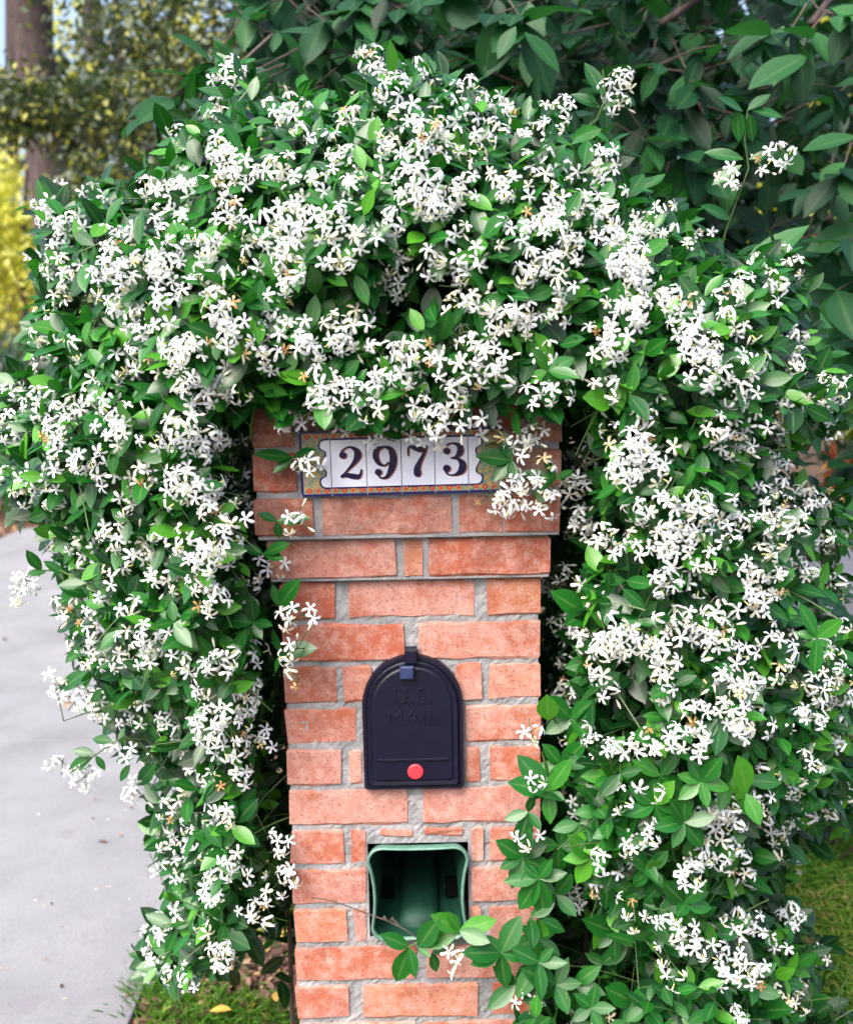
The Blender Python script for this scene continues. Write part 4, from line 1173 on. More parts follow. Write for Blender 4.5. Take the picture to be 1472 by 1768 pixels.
# thin dead tendril across the newspaper holder
Tt = [pt(u, v, y) for u, v, y in ((538, 1550, 1.618), (575, 1556, 1.60), (640, 1580, 1.585), (672, 1592, 1.57), (700, 1606, 1.56), (728, 1626, 1.555))]
wood.tube(Tt, [.0008, .0009, .001, .0012, .001, .0009], 4)
for u, v in ((660, 1588), (674, 1590), (680, 1596)):
    p = pt(u, v, 1.568); wood.tube([p, p + np.array([.003, 0, .004]), p + np.array([.008, -.003, -.001])], [.002, .003, .0008], 5)
# hanging flower stalks at the plaque
for a, b in (((505, 668), (494, 712)), ((868, 700), (893, 742)), ((700, 720), (668, 742)), ((930, 1700), (925, 1732)), ((700 + 210, 1420), (912, 1448)), ((785, 1610), (784, 1650)), ((977, 1700), (980, 1752))):
    stems.tube([pt(*a, 1.56), (pt(*a, 1.55) + pt(*b, 1.545)) / 2, pt(*b, 1.545)], .0012, 4)

# main stems: rooted both sides of the column, climbing through the mass
def wander(p0, p1, rad0, rad1, n=14, am=.008):
    P = [np.array(p0) + (np.array(p1) - np.array(p0)) * t for t in np.linspace(0, 1, n)]
    for i in range(1, n - 1): P[i] = P[i] + rng.normal(0, am, 3)
    P[0][2] = min(P[0][2], -.02) if p0[2] < .05 else P[0][2]
    wood.tube(P, np.linspace(rad0, rad1, n), 6)
for x0, x1 in ((-.25, -.36), (-.235, -.28), (.23, .40), (.25, .55), (.30, .34), (.36, .62)):
    wander((x0, 1.86 + rnd.uniform(-.05, .1), 0), (x1, 1.9, 1.25), .006, .003)
    wander((x1, 1.9, 1.25), (x1 * .5, 1.85, 1.62), .004, .002)
for _ in range(46):
    u, v = rnd.uniform(120, 1400), rnd.uniform(200, 1500)
    if not inside(SIL, np.array([u]), np.array([v]))[0]: continue
    p = pt(u, v, float(surf(np.array([u]), np.array([v]))[0]) + .07)
    if blocked(p): continue
    q = np.array([p[0] * .6, 1.9, max(.3, p[2] - rnd.uniform(.05, .25))])
    if blocked(q): continue
    wander(q, p, .0035, .0018, 6, .01)

# ------------------------------------------------------------------ build the vine
vine = empty('star_jasmine', (0.30, 1.9, 0))
tagit(vine, 'mass of white flowering jasmine vine draped over both sides of the brick column', 'flowering vine')
for k in LV: LV[k] = np.array(LV[k], float)
# keep the masonry face clear: drop random leaves that would fall in front of it
cen = LV['P'] + unit(LV['D']) * (LV['L'] * .6)[:, None]
nrand = len(LV['P'])
pu, pv = proj(cen)
print('leaves', nrand, 'flowers', len(FL), 'clusters', len(CL))
V, Q, t = leaf_arrays(LV['P'], unit(LV['D']), unit(LV['N']), LV['L'], LV['W'], LV['T'], 5, curl=LV['C'])
bvV = V.tolist()
# flowers in one array for the visibility test
def flower_arrays(fs):
    VV = []; QQ = []; MM = []; TT = []; n = 0
    for (ci, p, Rm, r, tn, k) in fs:
        tv, tq, mi = FT[k]
        VV.append(p + (tv * r) @ Rm.T); QQ.append(tq + n); MM.append(mi); TT.append(np.full(len(tv), tn)); n += len(tv)
    return np.concatenate(VV), np.concatenate(QQ), np.concatenate(MM), np.concatenate(TT)
fV, fQ, fM, fT = flower_arrays(FL)
allV = np.concatenate([V, fV]); allQ = np.concatenate([Q, fQ + len(V)])
bvh = BVHTree.FromPolygons(allV.tolist(), allQ.tolist(), all_triangles=False)
campt = Vector(CAM)
def visible(P, lo, hi):
    """how many of the points are hit first by polygons lo..hi"""
    c = 0
    for p in P:
        d = Vector(p) - campt
        h = bvh.ray_cast(campt, d.normalized(), d.length + .05)
        if h[2] is not None and lo <= h[2] < hi: c += 1
    return c
qper = len(LT[5][1]); lm = len(LT[5][0])
dist = np.linalg.norm(cen - CAM, axis=1)
S = unit(np.cross(unit(LV['D']), unit(LV['N']))); fn = np.cross(S, unit(LV['D']))
facing = np.abs(np.sum(fn * unit(CAM - cen), 1))
score = LV['L'] * LV['W'] * (facing + .1) / dist ** 2
inf = (pu > 0) & (pu < PW) & (pv > 0) & (pv < PH)
order = np.argsort(-np.where(inf, score, 0))
chosen = []
for i in order[:6000]:
    s = V[i * lm:(i + 1) * lm]
    tp = [s[4], (s[7] + s[10]) / 2, (s[10] + s[13]) / 2, (s[7] + s[9]) / 2, (s[7] + s[11]) / 2]
    vis = visible(tp, i * qper, (i + 1) * qper)
    if vis >= 2: chosen.append((score[i] * vis / 5, i))
chosen.sort(reverse=True)
pick = np.array([i for _, i in chosen[:300]])
rest = np.ones(nrand, bool); rest[pick] = False
ids = np.where(rest)[0]
V2, Q2, t2 = leaf_arrays(LV['P'][ids], unit(LV['D'])[ids], unit(LV['N'])[ids], LV['L'][ids], LV['W'][ids], LV['T'][ids], 5, curl=LV['C'][ids])
o = fast_mesh('leaves', V2, Q2, t2, M_LEAF, vine, rib=ribs(len(ids), 5)); o['kind'] = 'stuff'
# leaf variants shared by the picked leaves
variants = {}
def leaf_variant(ti, ci, prefix, mat, na=5):
    key = (prefix, ti, ci)
    if key not in variants:
        P0 = np.zeros((1, 3)); Vv, Qq, tt = leaf_arrays(P0, np.array([[0, 1.0, 0]]), np.array([[0, 0, 1.0]]), np.ones(1), np.ones(1), np.array([ti / 10.0]), na, curl=np.array([ci / 2.0]))
        oo = fast_mesh('leaf', Vv, Qq, tt, mat, rib=ribs(1, na)); me = oo.data; bpy.data.objects.remove(oo); variants[key] = me
    return variants[key]
def place_leaf(P, D, Nn, L, W, T, C, parent, prefix, mat, na=5):
    me = leaf_variant(int(round(T * 10)), int(round(max(.5, min(3, C * 2)))), prefix, mat, na)
    ob = bpy.data.objects.new('leaf', me); COL.objects.link(ob); ob.parent = parent; ob.matrix_parent_inverse = Matrix.Identity(4)
    D = unit(D); Sx = unit(np.cross(D, Nn)); U = np.cross(Sx, D); loc = P - np.array(parent.location)
    ob.matrix_local = Matrix([[Sx[0] * W, D[0] * L, U[0] * W, loc[0]], [Sx[1] * W, D[1] * L, U[1] * W, loc[1]], [Sx[2] * W, D[2] * L, U[2] * W, loc[2]], [0, 0, 0, 1]])
for i in pick:
    place_leaf(LV['P'][i], LV['D'][i], LV['N'][i], LV['L'][i], LV['W'][i], LV['T'][i], LV['C'][i], vine, 'jas', M_LEAF)
stems.build('green_stems', M_STEM, vine)['kind'] = 'stuff'
wood.build('woody_stems', M_WOOD, vine)

# clusters: the 300 best seen are parts; of these the best seen carry their flowers as sub-parts
lf = len(Q)
fstart = []; s0 = lf
for f in FL:
    fstart.append(s0); s0 += len(FT[f[5]][1])
fvis = np.zeros(len(FL))
for i, f in enumerate(FL):
    p, Rm, r = f[1], f[2], f[3]
    tv = FT[f[5]][0]
    tp = [p + Rm @ ((tv[8 * k + 3] + tv[8 * k + 4]) / 2 * r) for k in range(5)]
    c = proj(p)
    if 0 < c[0][0] < PW and 0 < c[1][0] < PH:
        fvis[i] = visible(tp, fstart[i], fstart[i] + len(FT[f[5]][1])) / 5 * (r / np.linalg.norm(p - CAM)) ** 2 * 1e4
cvis = np.zeros(len(CL))
byc = {}
for i, f in enumerate(FL): byc.setdefault(f[0], []).append(i); cvis[f[0]] += fvis[i]
corder = list(np.argsort(-cvis))
top = corder[:300]
single = []; nfl = 0
for c in top:
    if nfl + len(byc[c]) > 300: break
    single.append(c); nfl += len(byc[c])
singles = set(single)
fmesh = {}
def flower_mesh(k, tn):
    key = (k, round(tn * 5))
    if key not in fmesh:
        tv, tq, mi = FT[k]
        oo = fast_mesh('flower', tv.copy(), tq, np.full(len(tv), tn), [M_PETAL, M_TUBE], None, mi, False); fmesh[key] = oo.data; bpy.data.objects.remove(oo)
    return fmesh[key]
for c in top:
    base = CLS[c][0]
    mb = MB()
    for P in cst[c]:
        mb.tube(P, .0007 if len(P) == 3 else .001, 3, 0, caps=False)
    for P in buds.get(c, []): mb.tube(P, [.0007, .0017, .0021, .0004], 5, 1, .74)
    for p in mb.v: p -= np.array(base)
    mats = [M_STEM, M_PETAL, M_TUBE]
    if c not in singles:
        for i in byc[c]:
            _, p, Rm, r, tn, k = FL[i]; tv, tq, mi = FT[k]
            q = p + (tv * r) @ Rm.T - base
            for mm in (0, 1):
                b = mb.n
            mb.add(q, [], 0, tn)
            b = mb.n - len(q)
            for f_, m_ in zip(tq, mi): mb.f.append([int(z) + b for z in f_]); mb.m.append(1 + int(m_))
    ob = mb.build('flower_cluster', mats, None)
    ob.parent = vine; ob.matrix_parent_inverse = Matrix.Identity(4); ob.location = tuple(base - np.array(vine.location))
    if c in singles:
        for i in byc[c]:
            _, p, Rm, r, tn, k = FL[i]
            fo = bpy.data.objects.new('flower', flower_mesh(k, tn)); COL.objects.link(fo); fo.parent = ob; fo.matrix_parent_inverse = Matrix.Identity(4)
            l = p - base
            fo.matrix_local = Matrix([[Rm[a][0] * r, Rm[a][1] * r, Rm[a][2] * r, l[a]] for a in range(3)] + [[0, 0, 0, 1]])
topset = set(top)
restf = [f for f in FL if f[0] not in topset]
# small half hidden blossoms deeper in and on the far side
U, Vv = sample(900, OUT, 31)
Yd = surf(U, Vv)
for u, v, y in zip(U, Vv, Yd):
    bk = rnd.random() < .45
    if not bk and not inside(SIL, np.array([u]), np.array([v]))[0]: continue
    if not bk and v > 420 and rnd.random() < .5: continue
    yy = 2.0 + .42 if bk else y + rnd.uniform(-.005, .03)
    p0_ = pt(u, v, yy)
    if blocked(p0_, .03) or p0_[2] < .1 or (u > 900 and v > 1150 and not bk): continue
    for _ in range(3):
        o_ = np.array([0, 1.0, .2]) if bk else unit(CAM - p0_)
        n = unit(o_ + rng.normal(0, .5, 3)); x = unit(np.cross(n, rng.normal(0, 1, 3)))
        restf.append((0, p0_ + rng.normal(0, .016, 3), np.stack([x, np.cross(n, x), n], 1), rnd.uniform(.011, .014), rnd.uniform(0, .8), rnd.choice([0, 1, 2, 3, 4, 5])))
gV, gQ, gM, gT = flower_arrays(restf)
o = fast_mesh('flowers', gV, gQ, gT, [M_PETAL, M_TUBE], vine, gM, False); o['kind'] = 'stuff'
mb = MB()
for c in corder[300:]:
    for P in cst[c]: mb.tube(P, .0008, 3, 0, caps=False)
o = mb.build('flower_stalks', M_STEM, vine); o['kind'] = 'stuff'
# ------------------------------------------------------------------ broad-leaved tree hanging in behind and above
def px_region(els, n, seed):
    r = np.random.default_rng(seed)
    w = np.array([e[2] * e[3] for e in els], float); w /= w.sum()
    idx = r.choice(len(els), n, p=w)
    E = np.array(els, float)[idx]
    d = unit(r.normal(0, 1, (n, 3))) * (r.uniform(0, 1, n) ** (1 / 2.3))[:, None]
    return pts(E[:, 0] + d[:, 0] * E[:, 2], E[:, 1] + d[:, 1] * E[:, 3], E[:, 4] + d[:, 2] * E[:, 5]), r
def crown_leaves(name, els, n, size, tint, sd_, mat, parent, seed, ratio=.5, hang=.3, na=3, clump=0.0):
    P, r = px_region(els, n, seed)
    if clump:
        k = max(8, int(n / 22)); C = P[:k]; P = C[r.integers(0, k, n)] + r.normal(0, clump, (n, 3))
    P = P[P[:, 2] > .04]; n = len(P)
    D = unit(r.normal(0, 1, (n, 3)) + np.array([0, -.2, -hang])); Nn = unit(r.normal(0, .6, (n, 3)) + np.array([0, -.3, 1.0]))
    L = size * r.uniform(.65, 1.25, n)
    T = np.clip(tint + r.normal(0, sd_, n), 0, 1)
    return leaves_obj(name, P, D, Nn, L, L * ratio, T, mat, parent, na, curl=r.uniform(.2, 1.6, n))
def trunk_obj(P, rad, parent, name='trunk', sides=10, mat=None, lump_=.012):
    mb = MB()
    Pn = np.array(P, float)
    n = 16
    t = np.linspace(0, len(Pn) - 1, n); Q = np.stack([np.interp(t, range(len(Pn)), Pn[:, k]) for k in range(3)], 1)
    Q[1:-1] += rng.normal(0, lump_, (n - 2, 3))
    rr = np.interp(t, range(len(Pn)), rad) * (1 + rng.normal(0, .03, n))
    mb.tube(Q, rr, sides)
    return mb.build(name, mat or M_BARK, parent, True)

tree = empty('broad_leaved_tree', (2.7, 3.8, 0))
tagit(tree, 'dark tree with large pointed leaves hanging behind the right of the vine', 'tree')
trunk_obj([(2.7, 3.8, -.05), (2.65, 3.75, 1.2), (2.4, 3.6, 2.4), (1.9, 3.45, 3.6)], [.085, .07, .06, .04], tree)
BL = dict(P=[], D=[], N=[], L=[], W=[], T=[], C=[])
def badd(p, d, n, l, w, t, c):
    for k, x in zip('PDNLWTC', (p, d, n, l, w, t, c)): BL[k].append(x)
twigs = MB()
def bnode(p, k, size, tint, ax):
    ax = unit(ax); a = unit(np.cross(ax, [.1, .2, 1.0])); b = np.cross(ax, a); ph = rnd.uniform(0, 6.28)
    q = p - ax * rnd.uniform(.10, .22)
    twigs.tube([q + np.array([0, 0, .01]), (p + q) / 2 + rng.normal(0, .008, 3), p], [.003, .0022, .0015], 4)
    for i in range(k):
        th = ph + i * 2.4
        back_ = rnd.uniform(0, .6) if i > 2 else 0
        d = unit(ax * rnd.uniform(.3, 1) + (a * math.cos(th) + b * math.sin(th)) * .9 + np.array([0, -.1, -.45]))
        n = unit(np.array([0, -.45, 1.0]) + ax * .2 + rng.normal(0, .25, 3))
        l = size * rnd.uniform(.5, 1.2)
        badd(p + (q - p) * back_, d, n, l, l * rnd.uniform(.42, .56), min(.8 if rnd.random() < .985 else 1, max(0, tint + rnd.gauss(0, .16))), rnd.uniform(.6, 2.2))
NODES = [(690, 15, 2.5, .13), (760, -5, 2.5, .14), (855, 25, 2.45, .13), (905, 40, 2.45, .15), (940, 20, 2.6, .13), (480, 55, 2.5, .12), (560, 35, 2.6, .12), (620, 20, 2.6, .13), (430, 10, 2.6, .12),
         (1140, 110, 2.6, .11), (1200, 150, 2.6, .11), (1240, 60, 2.7, .12), (1330, 60, 2.5, .12), (1385, 90, 2.4, .15), (1440, 150, 2.5, .14), (1460, 30, 2.4, .14), (1180, 265, 2.6, .12), (1120, 245, 2.6, .12), (1230, 300, 2.6, .12),
         (1150, 300, 2.7, .12), (1420, 330, 2.5, .13), (1450, 300, 2.4, .12), (1400, 430, 2.5, .14), (1460, 420, 2.4, .13), (1445, 500, 2.4, .14), (1465, 590, 2.4, .13), (1340, 260, 2.8, .12), (1360, 340, 2.9, .13), (1250, 200, 2.9, .12), (1060, 60, 2.9, .12), (1010, 110, 3.0, .12),
         (700, 60, 2.9, .12), (500, 110, 2.6, .10), (540, 150, 2.6, .10), (450, 140, 2.5, .09), (800, 90, 2.9, .12)]
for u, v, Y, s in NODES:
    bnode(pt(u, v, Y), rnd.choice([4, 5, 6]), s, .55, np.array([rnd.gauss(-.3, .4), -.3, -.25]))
# the spray that hangs out to the left over the drive
for u, v, ax in ((395, 150, (-.7, 0, -.2)), (345, 135, (-.8, -.1, -.2)), (300, 170, (-.6, 0, -.6)), (330, 215, (-.4, 0, -.8)), (270, 190, (-.9, 0, -.5)), (370, 110, (-.5, 0, .2))):
    bnode(pt(u, v, 2.25), 4, .10, .72, np.array(ax))
twigs.tube([pt(470, 60, 2.5), pt(420, 105, 2.35), pt(370, 140, 2.25), pt(300, 165, 2.25), pt(262, 188, 2.25)], [.005, .004, .003, .002, .001], 5)
def bl(bu, bv, tu, tv, Y, w, t, c=1.0):
    p, q = pt(bu, bv, Y), pt(tu, tv, Y - .02); d = q - p; l = np.linalg.norm(d)
    badd(p, d / l, unit(np.array([0, -.8, 1.0])), l, l * w, t, c)
bl(1268, 482, 1396, 384, 2.2, .36, .80); bl(1300, 515, 1442, 560, 2.2, .50, .74); bl(1395, 95, 1290, 148, 2.35, .5, .62); bl(1385, 260, 1480, 230, 2.35, .5, .55)
bl(905, 55, 968, 122, 2.3, .42, .62); bl(890, 45, 858, 100, 2.3, .45, .62)
k = 0
while k < 300:
    u, v = rnd.uniform(415, 1560), rnd.uniform(-140, 900)
    if inside(SIL, np.array([u]), np.array([v - 30]))[0]: continue
    if v > 640 and u < 1400: continue
    if u < 620 and v > 170: continue
    if u > 1290 and v < 360 and rnd.random() < .55: k += .5; continue
    Y = rnd.uniform(2.6, 3.6)
    bnode(pt(u, v, Y), rnd.choice([4, 5, 6]), rnd.uniform(.10, .145), .42 - (Y - 2.6) * .3, np.array([rnd.gauss(-.3, .5), -.3, rnd.gauss(-.2, .3)])); k += 1  # tint drops with depth, painting shade into the farther leaves
for kk in BL: BL[kk] = np.array(BL[kk], float)
bc = BL['P'] + unit(BL['D']) * (BL['L'] * .5)[:, None]
bu_, bv_ = proj(bc)
okb = (bu_ > -10) & (bu_ < PW + 10) & (bv_ > -10) & (bv_ < PH)
bV, bQ, bt = leaf_arrays(BL['P'], unit(BL['D']), unit(BL['N']), BL['L'], BL['W'], BL['T'], 5, curl=BL['C'])
bvh = BVHTree.FromPolygons(np.concatenate([allV, bV]).tolist(), np.concatenate([allQ, bQ + len(allV)]).tolist(), all_triangles=False)
sc_ = BL['L'] * BL['W'] / np.linalg.norm(bc - CAM, axis=1) ** 2
b0 = len(allQ); cand = []
for i in np.argsort(-np.where(okb, sc_, 0)):
    if not okb[i]: continue
    s = bV[i * lm:(i + 1) * lm]
    vs = visible([s[4], (s[7] + s[10]) / 2, (s[10] + s[13]) / 2, (s[7] + s[9]) / 2, (s[7] + s[11]) / 2], b0 + i * qper, b0 + (i + 1) * qper)
    if vs >= 1: cand.append((sc_[i] * vs, i))
cand.sort(reverse=True)
pk = [i for _, i in cand[:300]]
for i in pk: place_leaf(BL['P'][i], BL['D'][i], BL['N'][i], BL['L'][i], BL['W'][i], BL['T'][i], BL['C'][i], tree, 'broad', M_BIGLEAF)
msk = np.ones(len(BL['P']), bool); msk[pk] = False
o = leaves_obj('leaves', BL['P'][msk], BL['D'][msk], BL['N'][msk], BL['L'][msk], BL['W'][msk], BL['T'][msk], M_BIGLEAF, tree, 5, curl=BL['C'][msk]); o['kind'] = 'stuff'
twigs.build('twigs', M_WOOD, tree)['kind'] = 'stuff'
# limbs
for a in ((760, -60), (1140, 40), (1400, 40), (480, -20), (1430, 380)):
    trunk_obj([(2.3, 3.55, 2.7), tuple((np.array([1.85, 3.42, 3.0]) + pt(a[0], a[1], 2.7)) / 2), tuple(pt(a[0], a[1], 2.65))], [.035, .02, .008], tree, 'limb', 6)

# ------------------------------------------------------------------ thicket behind it: single trees, each with its own trunk
def bg_tree(name, label, base, top_, rad, els, n, size, tint, sd_, mat, seed, group=None, clump=0.0, ratio=.5, mats=None, lean=0.0):
    t = empty(name, (base[0], base[1], 0)); tagit(t, label, 'tree', group)
    trunk_obj([(base[0], base[1], -.05), ((base[0] + top_[0]) / 2 + lean, (base[1] + top_[1]) / 2, top_[2] / 2), top_], [rad, rad * .85, rad * .65], t)
    crown_leaves('crown', els, n, size, tint, sd_, mat, t, seed, ratio, clump=clump)
    return t
G1 = 'dark trees in the thicket behind the vine'  # crowns tinted near black: thicket shade put into the leaf colour
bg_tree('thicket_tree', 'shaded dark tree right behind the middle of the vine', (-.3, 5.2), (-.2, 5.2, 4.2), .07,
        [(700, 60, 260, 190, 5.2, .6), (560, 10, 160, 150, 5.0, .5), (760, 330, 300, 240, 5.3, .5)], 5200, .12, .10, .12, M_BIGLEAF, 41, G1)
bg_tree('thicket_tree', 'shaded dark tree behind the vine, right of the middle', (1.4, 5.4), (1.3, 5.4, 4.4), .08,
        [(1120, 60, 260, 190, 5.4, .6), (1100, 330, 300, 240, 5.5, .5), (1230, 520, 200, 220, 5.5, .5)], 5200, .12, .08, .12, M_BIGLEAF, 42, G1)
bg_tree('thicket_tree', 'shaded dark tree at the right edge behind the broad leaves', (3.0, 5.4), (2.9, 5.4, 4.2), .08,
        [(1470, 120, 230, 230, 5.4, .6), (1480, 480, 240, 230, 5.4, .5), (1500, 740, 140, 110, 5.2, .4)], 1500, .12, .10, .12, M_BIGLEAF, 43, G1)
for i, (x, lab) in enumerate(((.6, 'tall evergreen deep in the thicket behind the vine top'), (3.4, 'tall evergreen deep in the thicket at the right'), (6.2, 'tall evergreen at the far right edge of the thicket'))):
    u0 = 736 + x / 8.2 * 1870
    bg_tree('evergreen_tree', lab, (x, 8.4), (x, 8.4, 7), .14, [(u0, 60, 330, 330, 8.4, .9), (u0, 440, 330, 300, 8.4, .9)], 5200 if i == 0 else 1500, .23, .1, .12, M_BIGLEAF, 50 + i, 'evergreens deep in the thicket')  # low tint again: deep shade put into the evergreen leaves
# a few yellow leaves beyond the gaps, sunlight put into their colour
bg_tree('sunlit_tree', 'yellow sunlit tree glimpsed through the thicket at the upper right', (5.4, 12.5), (5.4, 12.5, 7), .12,
        [(1480, 160, 130, 180, 12.5, .8), (1400, 420, 120, 180, 12.5, .8)], 2200, .22, .65, .25, M_YELLOW, 61)

# ------------------------------------------------------------------ woods on the left
def px_trunk(name, label, P, w, Y, els=None, n=0, size=.07, tint=.4, mat=None, seed=0, group=None, mats=None, clump=.0):
    pl = [pt(u, v, Y) for u, v in P]
    b = pl[-1].copy(); b2 = pl[-2]
    t = empty(name, (b[0], Y, 0)); tagit(t, label, 'tree', group)
    pl = pl + [np.array([b[0] + (b[0] - b2[0]) * .2, Y, -.05])]
    rad = [w / 2 * Y / FPX] * len(pl); rad[-1] *= 1.15; rad[0] *= .85
    trunk_obj(pl[::-1], rad[::-1], t, sides=14, lump_=.01 if w > 20 else .015)
    if els: crown_leaves('crown', els, n, size, tint, .22, mat or M_WOODS, t, seed, clump=clump)
    return t
px_trunk('pine_tree', 'tall tree with a thick reddish brown leaning trunk at the upper left', [(20, -420), (38, -150), (52, 60), (72, 200), (90, 340), (98, 480), (104, 700)], 66, 10,
         [(60, -330, 420, 220, 10, 1.6)], 2400, .11, .4, None, 71)
px_trunk('young_tree', 'slim tree with a pale pinkish trunk right of the thick one', [(150, -260), (160, 60), (168, 260), (184, 430), (190, 640)], 34, 12.5, [(200, -230, 300, 160, 12.5, 1)], 700, .11, .4, None, 72)
px_trunk('young_tree', 'thin dark tree standing between the pale trunk and the vine', [(190, -200), (205, 120), (208, 260), (216, 420), (220, 640)], 13, 9.5, [(230, -160, 220, 130, 9.5, 1)], 600, .09, .35, None, 73)
px_trunk('young_tree', 'dark slim tree behind the hanging spray of broad leaves', [(420, -250), (412, -50), (402, 120), (394, 260), (390, 500)], 17, 9.7, [(440, -140, 230, 130, 9.7, .8)], 900, .09, .35, None, 74)
px_trunk('young_tree', 'pale lavender trunk low at the left edge before yellow foliage', [(16, -200), (20, 200), (24, 480), (24, 620)], 20, 17, [(0, -250, 300, 160, 15, 1)], 450, .13, .45, None, 75)
px_trunk('young_tree', 'thin black trunk low at the left before yellow foliage', [(52, -100), (46, 250), (40, 480), (38, 620)], 9, 13.5, [(90, -150, 200, 120, 13.5, 1)], 700, .12, .4, None, 76)
px_trunk('young_tree', 'thin dark trunk beside the left shoulder of the vine', [(92, -100), (84, 250), (78, 440), (76, 620)], 10, 11.5, [(120, -150, 200, 120, 11.5, 1)], 700, .1, .4, None, 77)
px_trunk('young_tree', 'very thin dark tree left of the hanging broad leaves', [(255, -200), (262, 50), (256, 220), (250, 420)], 9, 9.9, [(280, -150, 200, 120, 9.9, .8)], 450, .09, .35, None, 78)
# understory with gaps of sky
G2 = 'small leaved understory trees in the left woods'
def under(lab, base, els, n, size, tint, seed, clump):
    bg_tree('understory_tree', lab, base, (base[0], base[1], 2.6), .035, els, n, size, tint, .25, M_WOODS, seed, G2, clump)
under('small leaved green tree crossing the thick trunk at the left', (-3.9, 6.9), [(-10, 175, 70, 60, 6.6, .4), (150, 190, 110, 60, 6.6, .5), (70, 195, 100, 40, 6.4, .3)], 3400, .06, .5, 81, .06)
under('small leaved green tree with sky spots at the top left', (-.35, 7.6), [(200, 20, 160, 90, 7.4, .6), (330, 60, 120, 100, 7.4, .6), (220, 140, 110, 70, 7.2, .5)], 2900, .06, .5, 82, .08)
under('small leaved green tree above the left shoulder of the vine', (-.2, 8.4), [(260, 270, 120, 90, 8, .6), (340, 170, 120, 90, 8, .6), (160, 330, 90, 110, 8.2, .6), (430, 60, 90, 110, 7.8, .5)], 3600, .065, .48, 83, .08)
under('olive green tree behind the pale trunk', (-2.9, 11.5), [(200, 330, 110, 130, 11.5, .8), (330, 350, 100, 120, 11, .8), (250, 140, 200, 110, 11.5, .8)], 2800, .09, .45, 84, .15)
# yellow trees beyond, sunlight put into their leaf colours
G3 = 'yellow sunlit trees beyond the drive'
bg_tree('sunlit_tree', 'bright yellow green tree at the left edge', (-6.4, 16), (-6.4, 16, 5), .1, [(0, 430, 120, 150, 14, 1), (50, 480, 60, 100, 14, .8), (-60, 340, 110, 120, 14, 1)], 6200, .11, .6, .3, M_YELLOW, 91, G3, .16)
bg_tree('sunlit_tree', 'yellow tree glimpsed between the hanging spray and the vine', (-3.0, 17), (-3.0, 17, 6), .1, [(410, 220, 100, 90, 17, 1), (330, 320, 110, 90, 17, 1), (330, 90, 120, 70, 17, 1)], 2900, .14, .68, .25, M_YELLOW, 92, G3, .2)
bg_tree('sunlit_tree', 'yellow green tree far behind the pale trunk', (-5.2, 18), (-5.2, 18, 6), .1, [(160, 440, 150, 150, 18, 1), (140, 200, 130, 120, 18, 1), (170, 50, 110, 70, 18, 1)], 2600, .15, .5, .3, M_YELLOW, 93, G3, .2)
# far wood line closing the horizon
def woodline(x0, x1, Y, h, n, seed):
    r = np.random.default_rng(seed)
    P = np.stack([r.uniform(x0, x1, n), Y + r.uniform(-1.5, 1.5, n), r.uniform(0, 1, n) ** 1.2 * h], 1)
    D = unit(r.normal(0, 1, (n, 3))); Nn = unit(r.normal(0, 1, (n, 3)) + np.array([0, -.5, .5]))
    L = r.uniform(.35, .8, n)
    return leaves_obj('distant_woods', P, D, Nn, L, L * .7, np.clip(r.normal(.45, .25, n), 0, 1), M_WOODS, None, 3)
o = woodline(-38, 40, 27, 8.0, 9500, 95); tagit(o, 'far off green woods beyond the drive', kind='stuff')

# ------------------------------------------------------------------ shrubs
def shrub(name, label, els, n, size, tint, sd_, mat, seed, ratio=.4, cat='shrub', group=None, clump=0):
    c = pt(els[0][0], els[0][1], els[0][4])
    bx = .45 if els[0][4] < 3.1 and els[0][1] < 1000 else 0
    t = empty(name, (c[0] + bx, c[1], 0)); tagit(t, label, cat, group)
    mb = MB()
    for q in range(6):
        a = rnd.uniform(0, 6.28); top_ = c + np.array([math.cos(a) * .2, math.sin(a) * .2, 0])
        mb.tube([(c[0] + bx, c[1], -.02), ((c[0] + top_[0]) / 2 + bx, (c[1] + top_[1]) / 2, c[2] * .5), tuple(top_)], [.005, .004, .002] if els[0][4] < 5 else [.015, .012, .006], 5)
    mb.build('stems', M_WOOD, t)
    crown_leaves('foliage', els, n, size, tint, sd_, mat, t, seed, ratio, hang=0, clump=clump)
shrub('evergreen_shrub', 'dark blue green evergreen shrub beyond the drive at the left edge', [(-10, 650, 100, 85, 11, .8), (60, 640, 60, 70, 11, .7)], 4200, .085, .45, .25, M_HEDGE, 101, .3)
shrub('evergreen_shrub', 'low blackish shrub at the left edge below the blue green one', [(10, 800, 75, 75, 9.8, .7), (-60, 790, 70, 90, 9.8, .7)], 3000, .075, .15, .15, M_HEDGE, 102, .35)
shrub('red_shrub', 'small shrub with red leaves at the right edge of the vine', [(1468, 812, 44, 34, 3.0, .12)], 170, .05, .4, .3, M_REDLEAF, 103)
shrub('leafy_shrub', 'pale green leafy shrub at the right edge below the red leaves', [(1475, 880, 42, 46, 2.7, .12), (1480, 720, 40, 40, 2.8, .12)], 110, .075, .85, .1, M_BIGLEAF, 104)
shrub('leafy_shrub', 'low dark shrub beside the mulch at the right edge', [(1430, 1385, 60, 40, 3.0, .15), (1490, 1340, 50, 50, 3.2, .15)], 420, .07, .3, .2, M_HEDGE, 105)
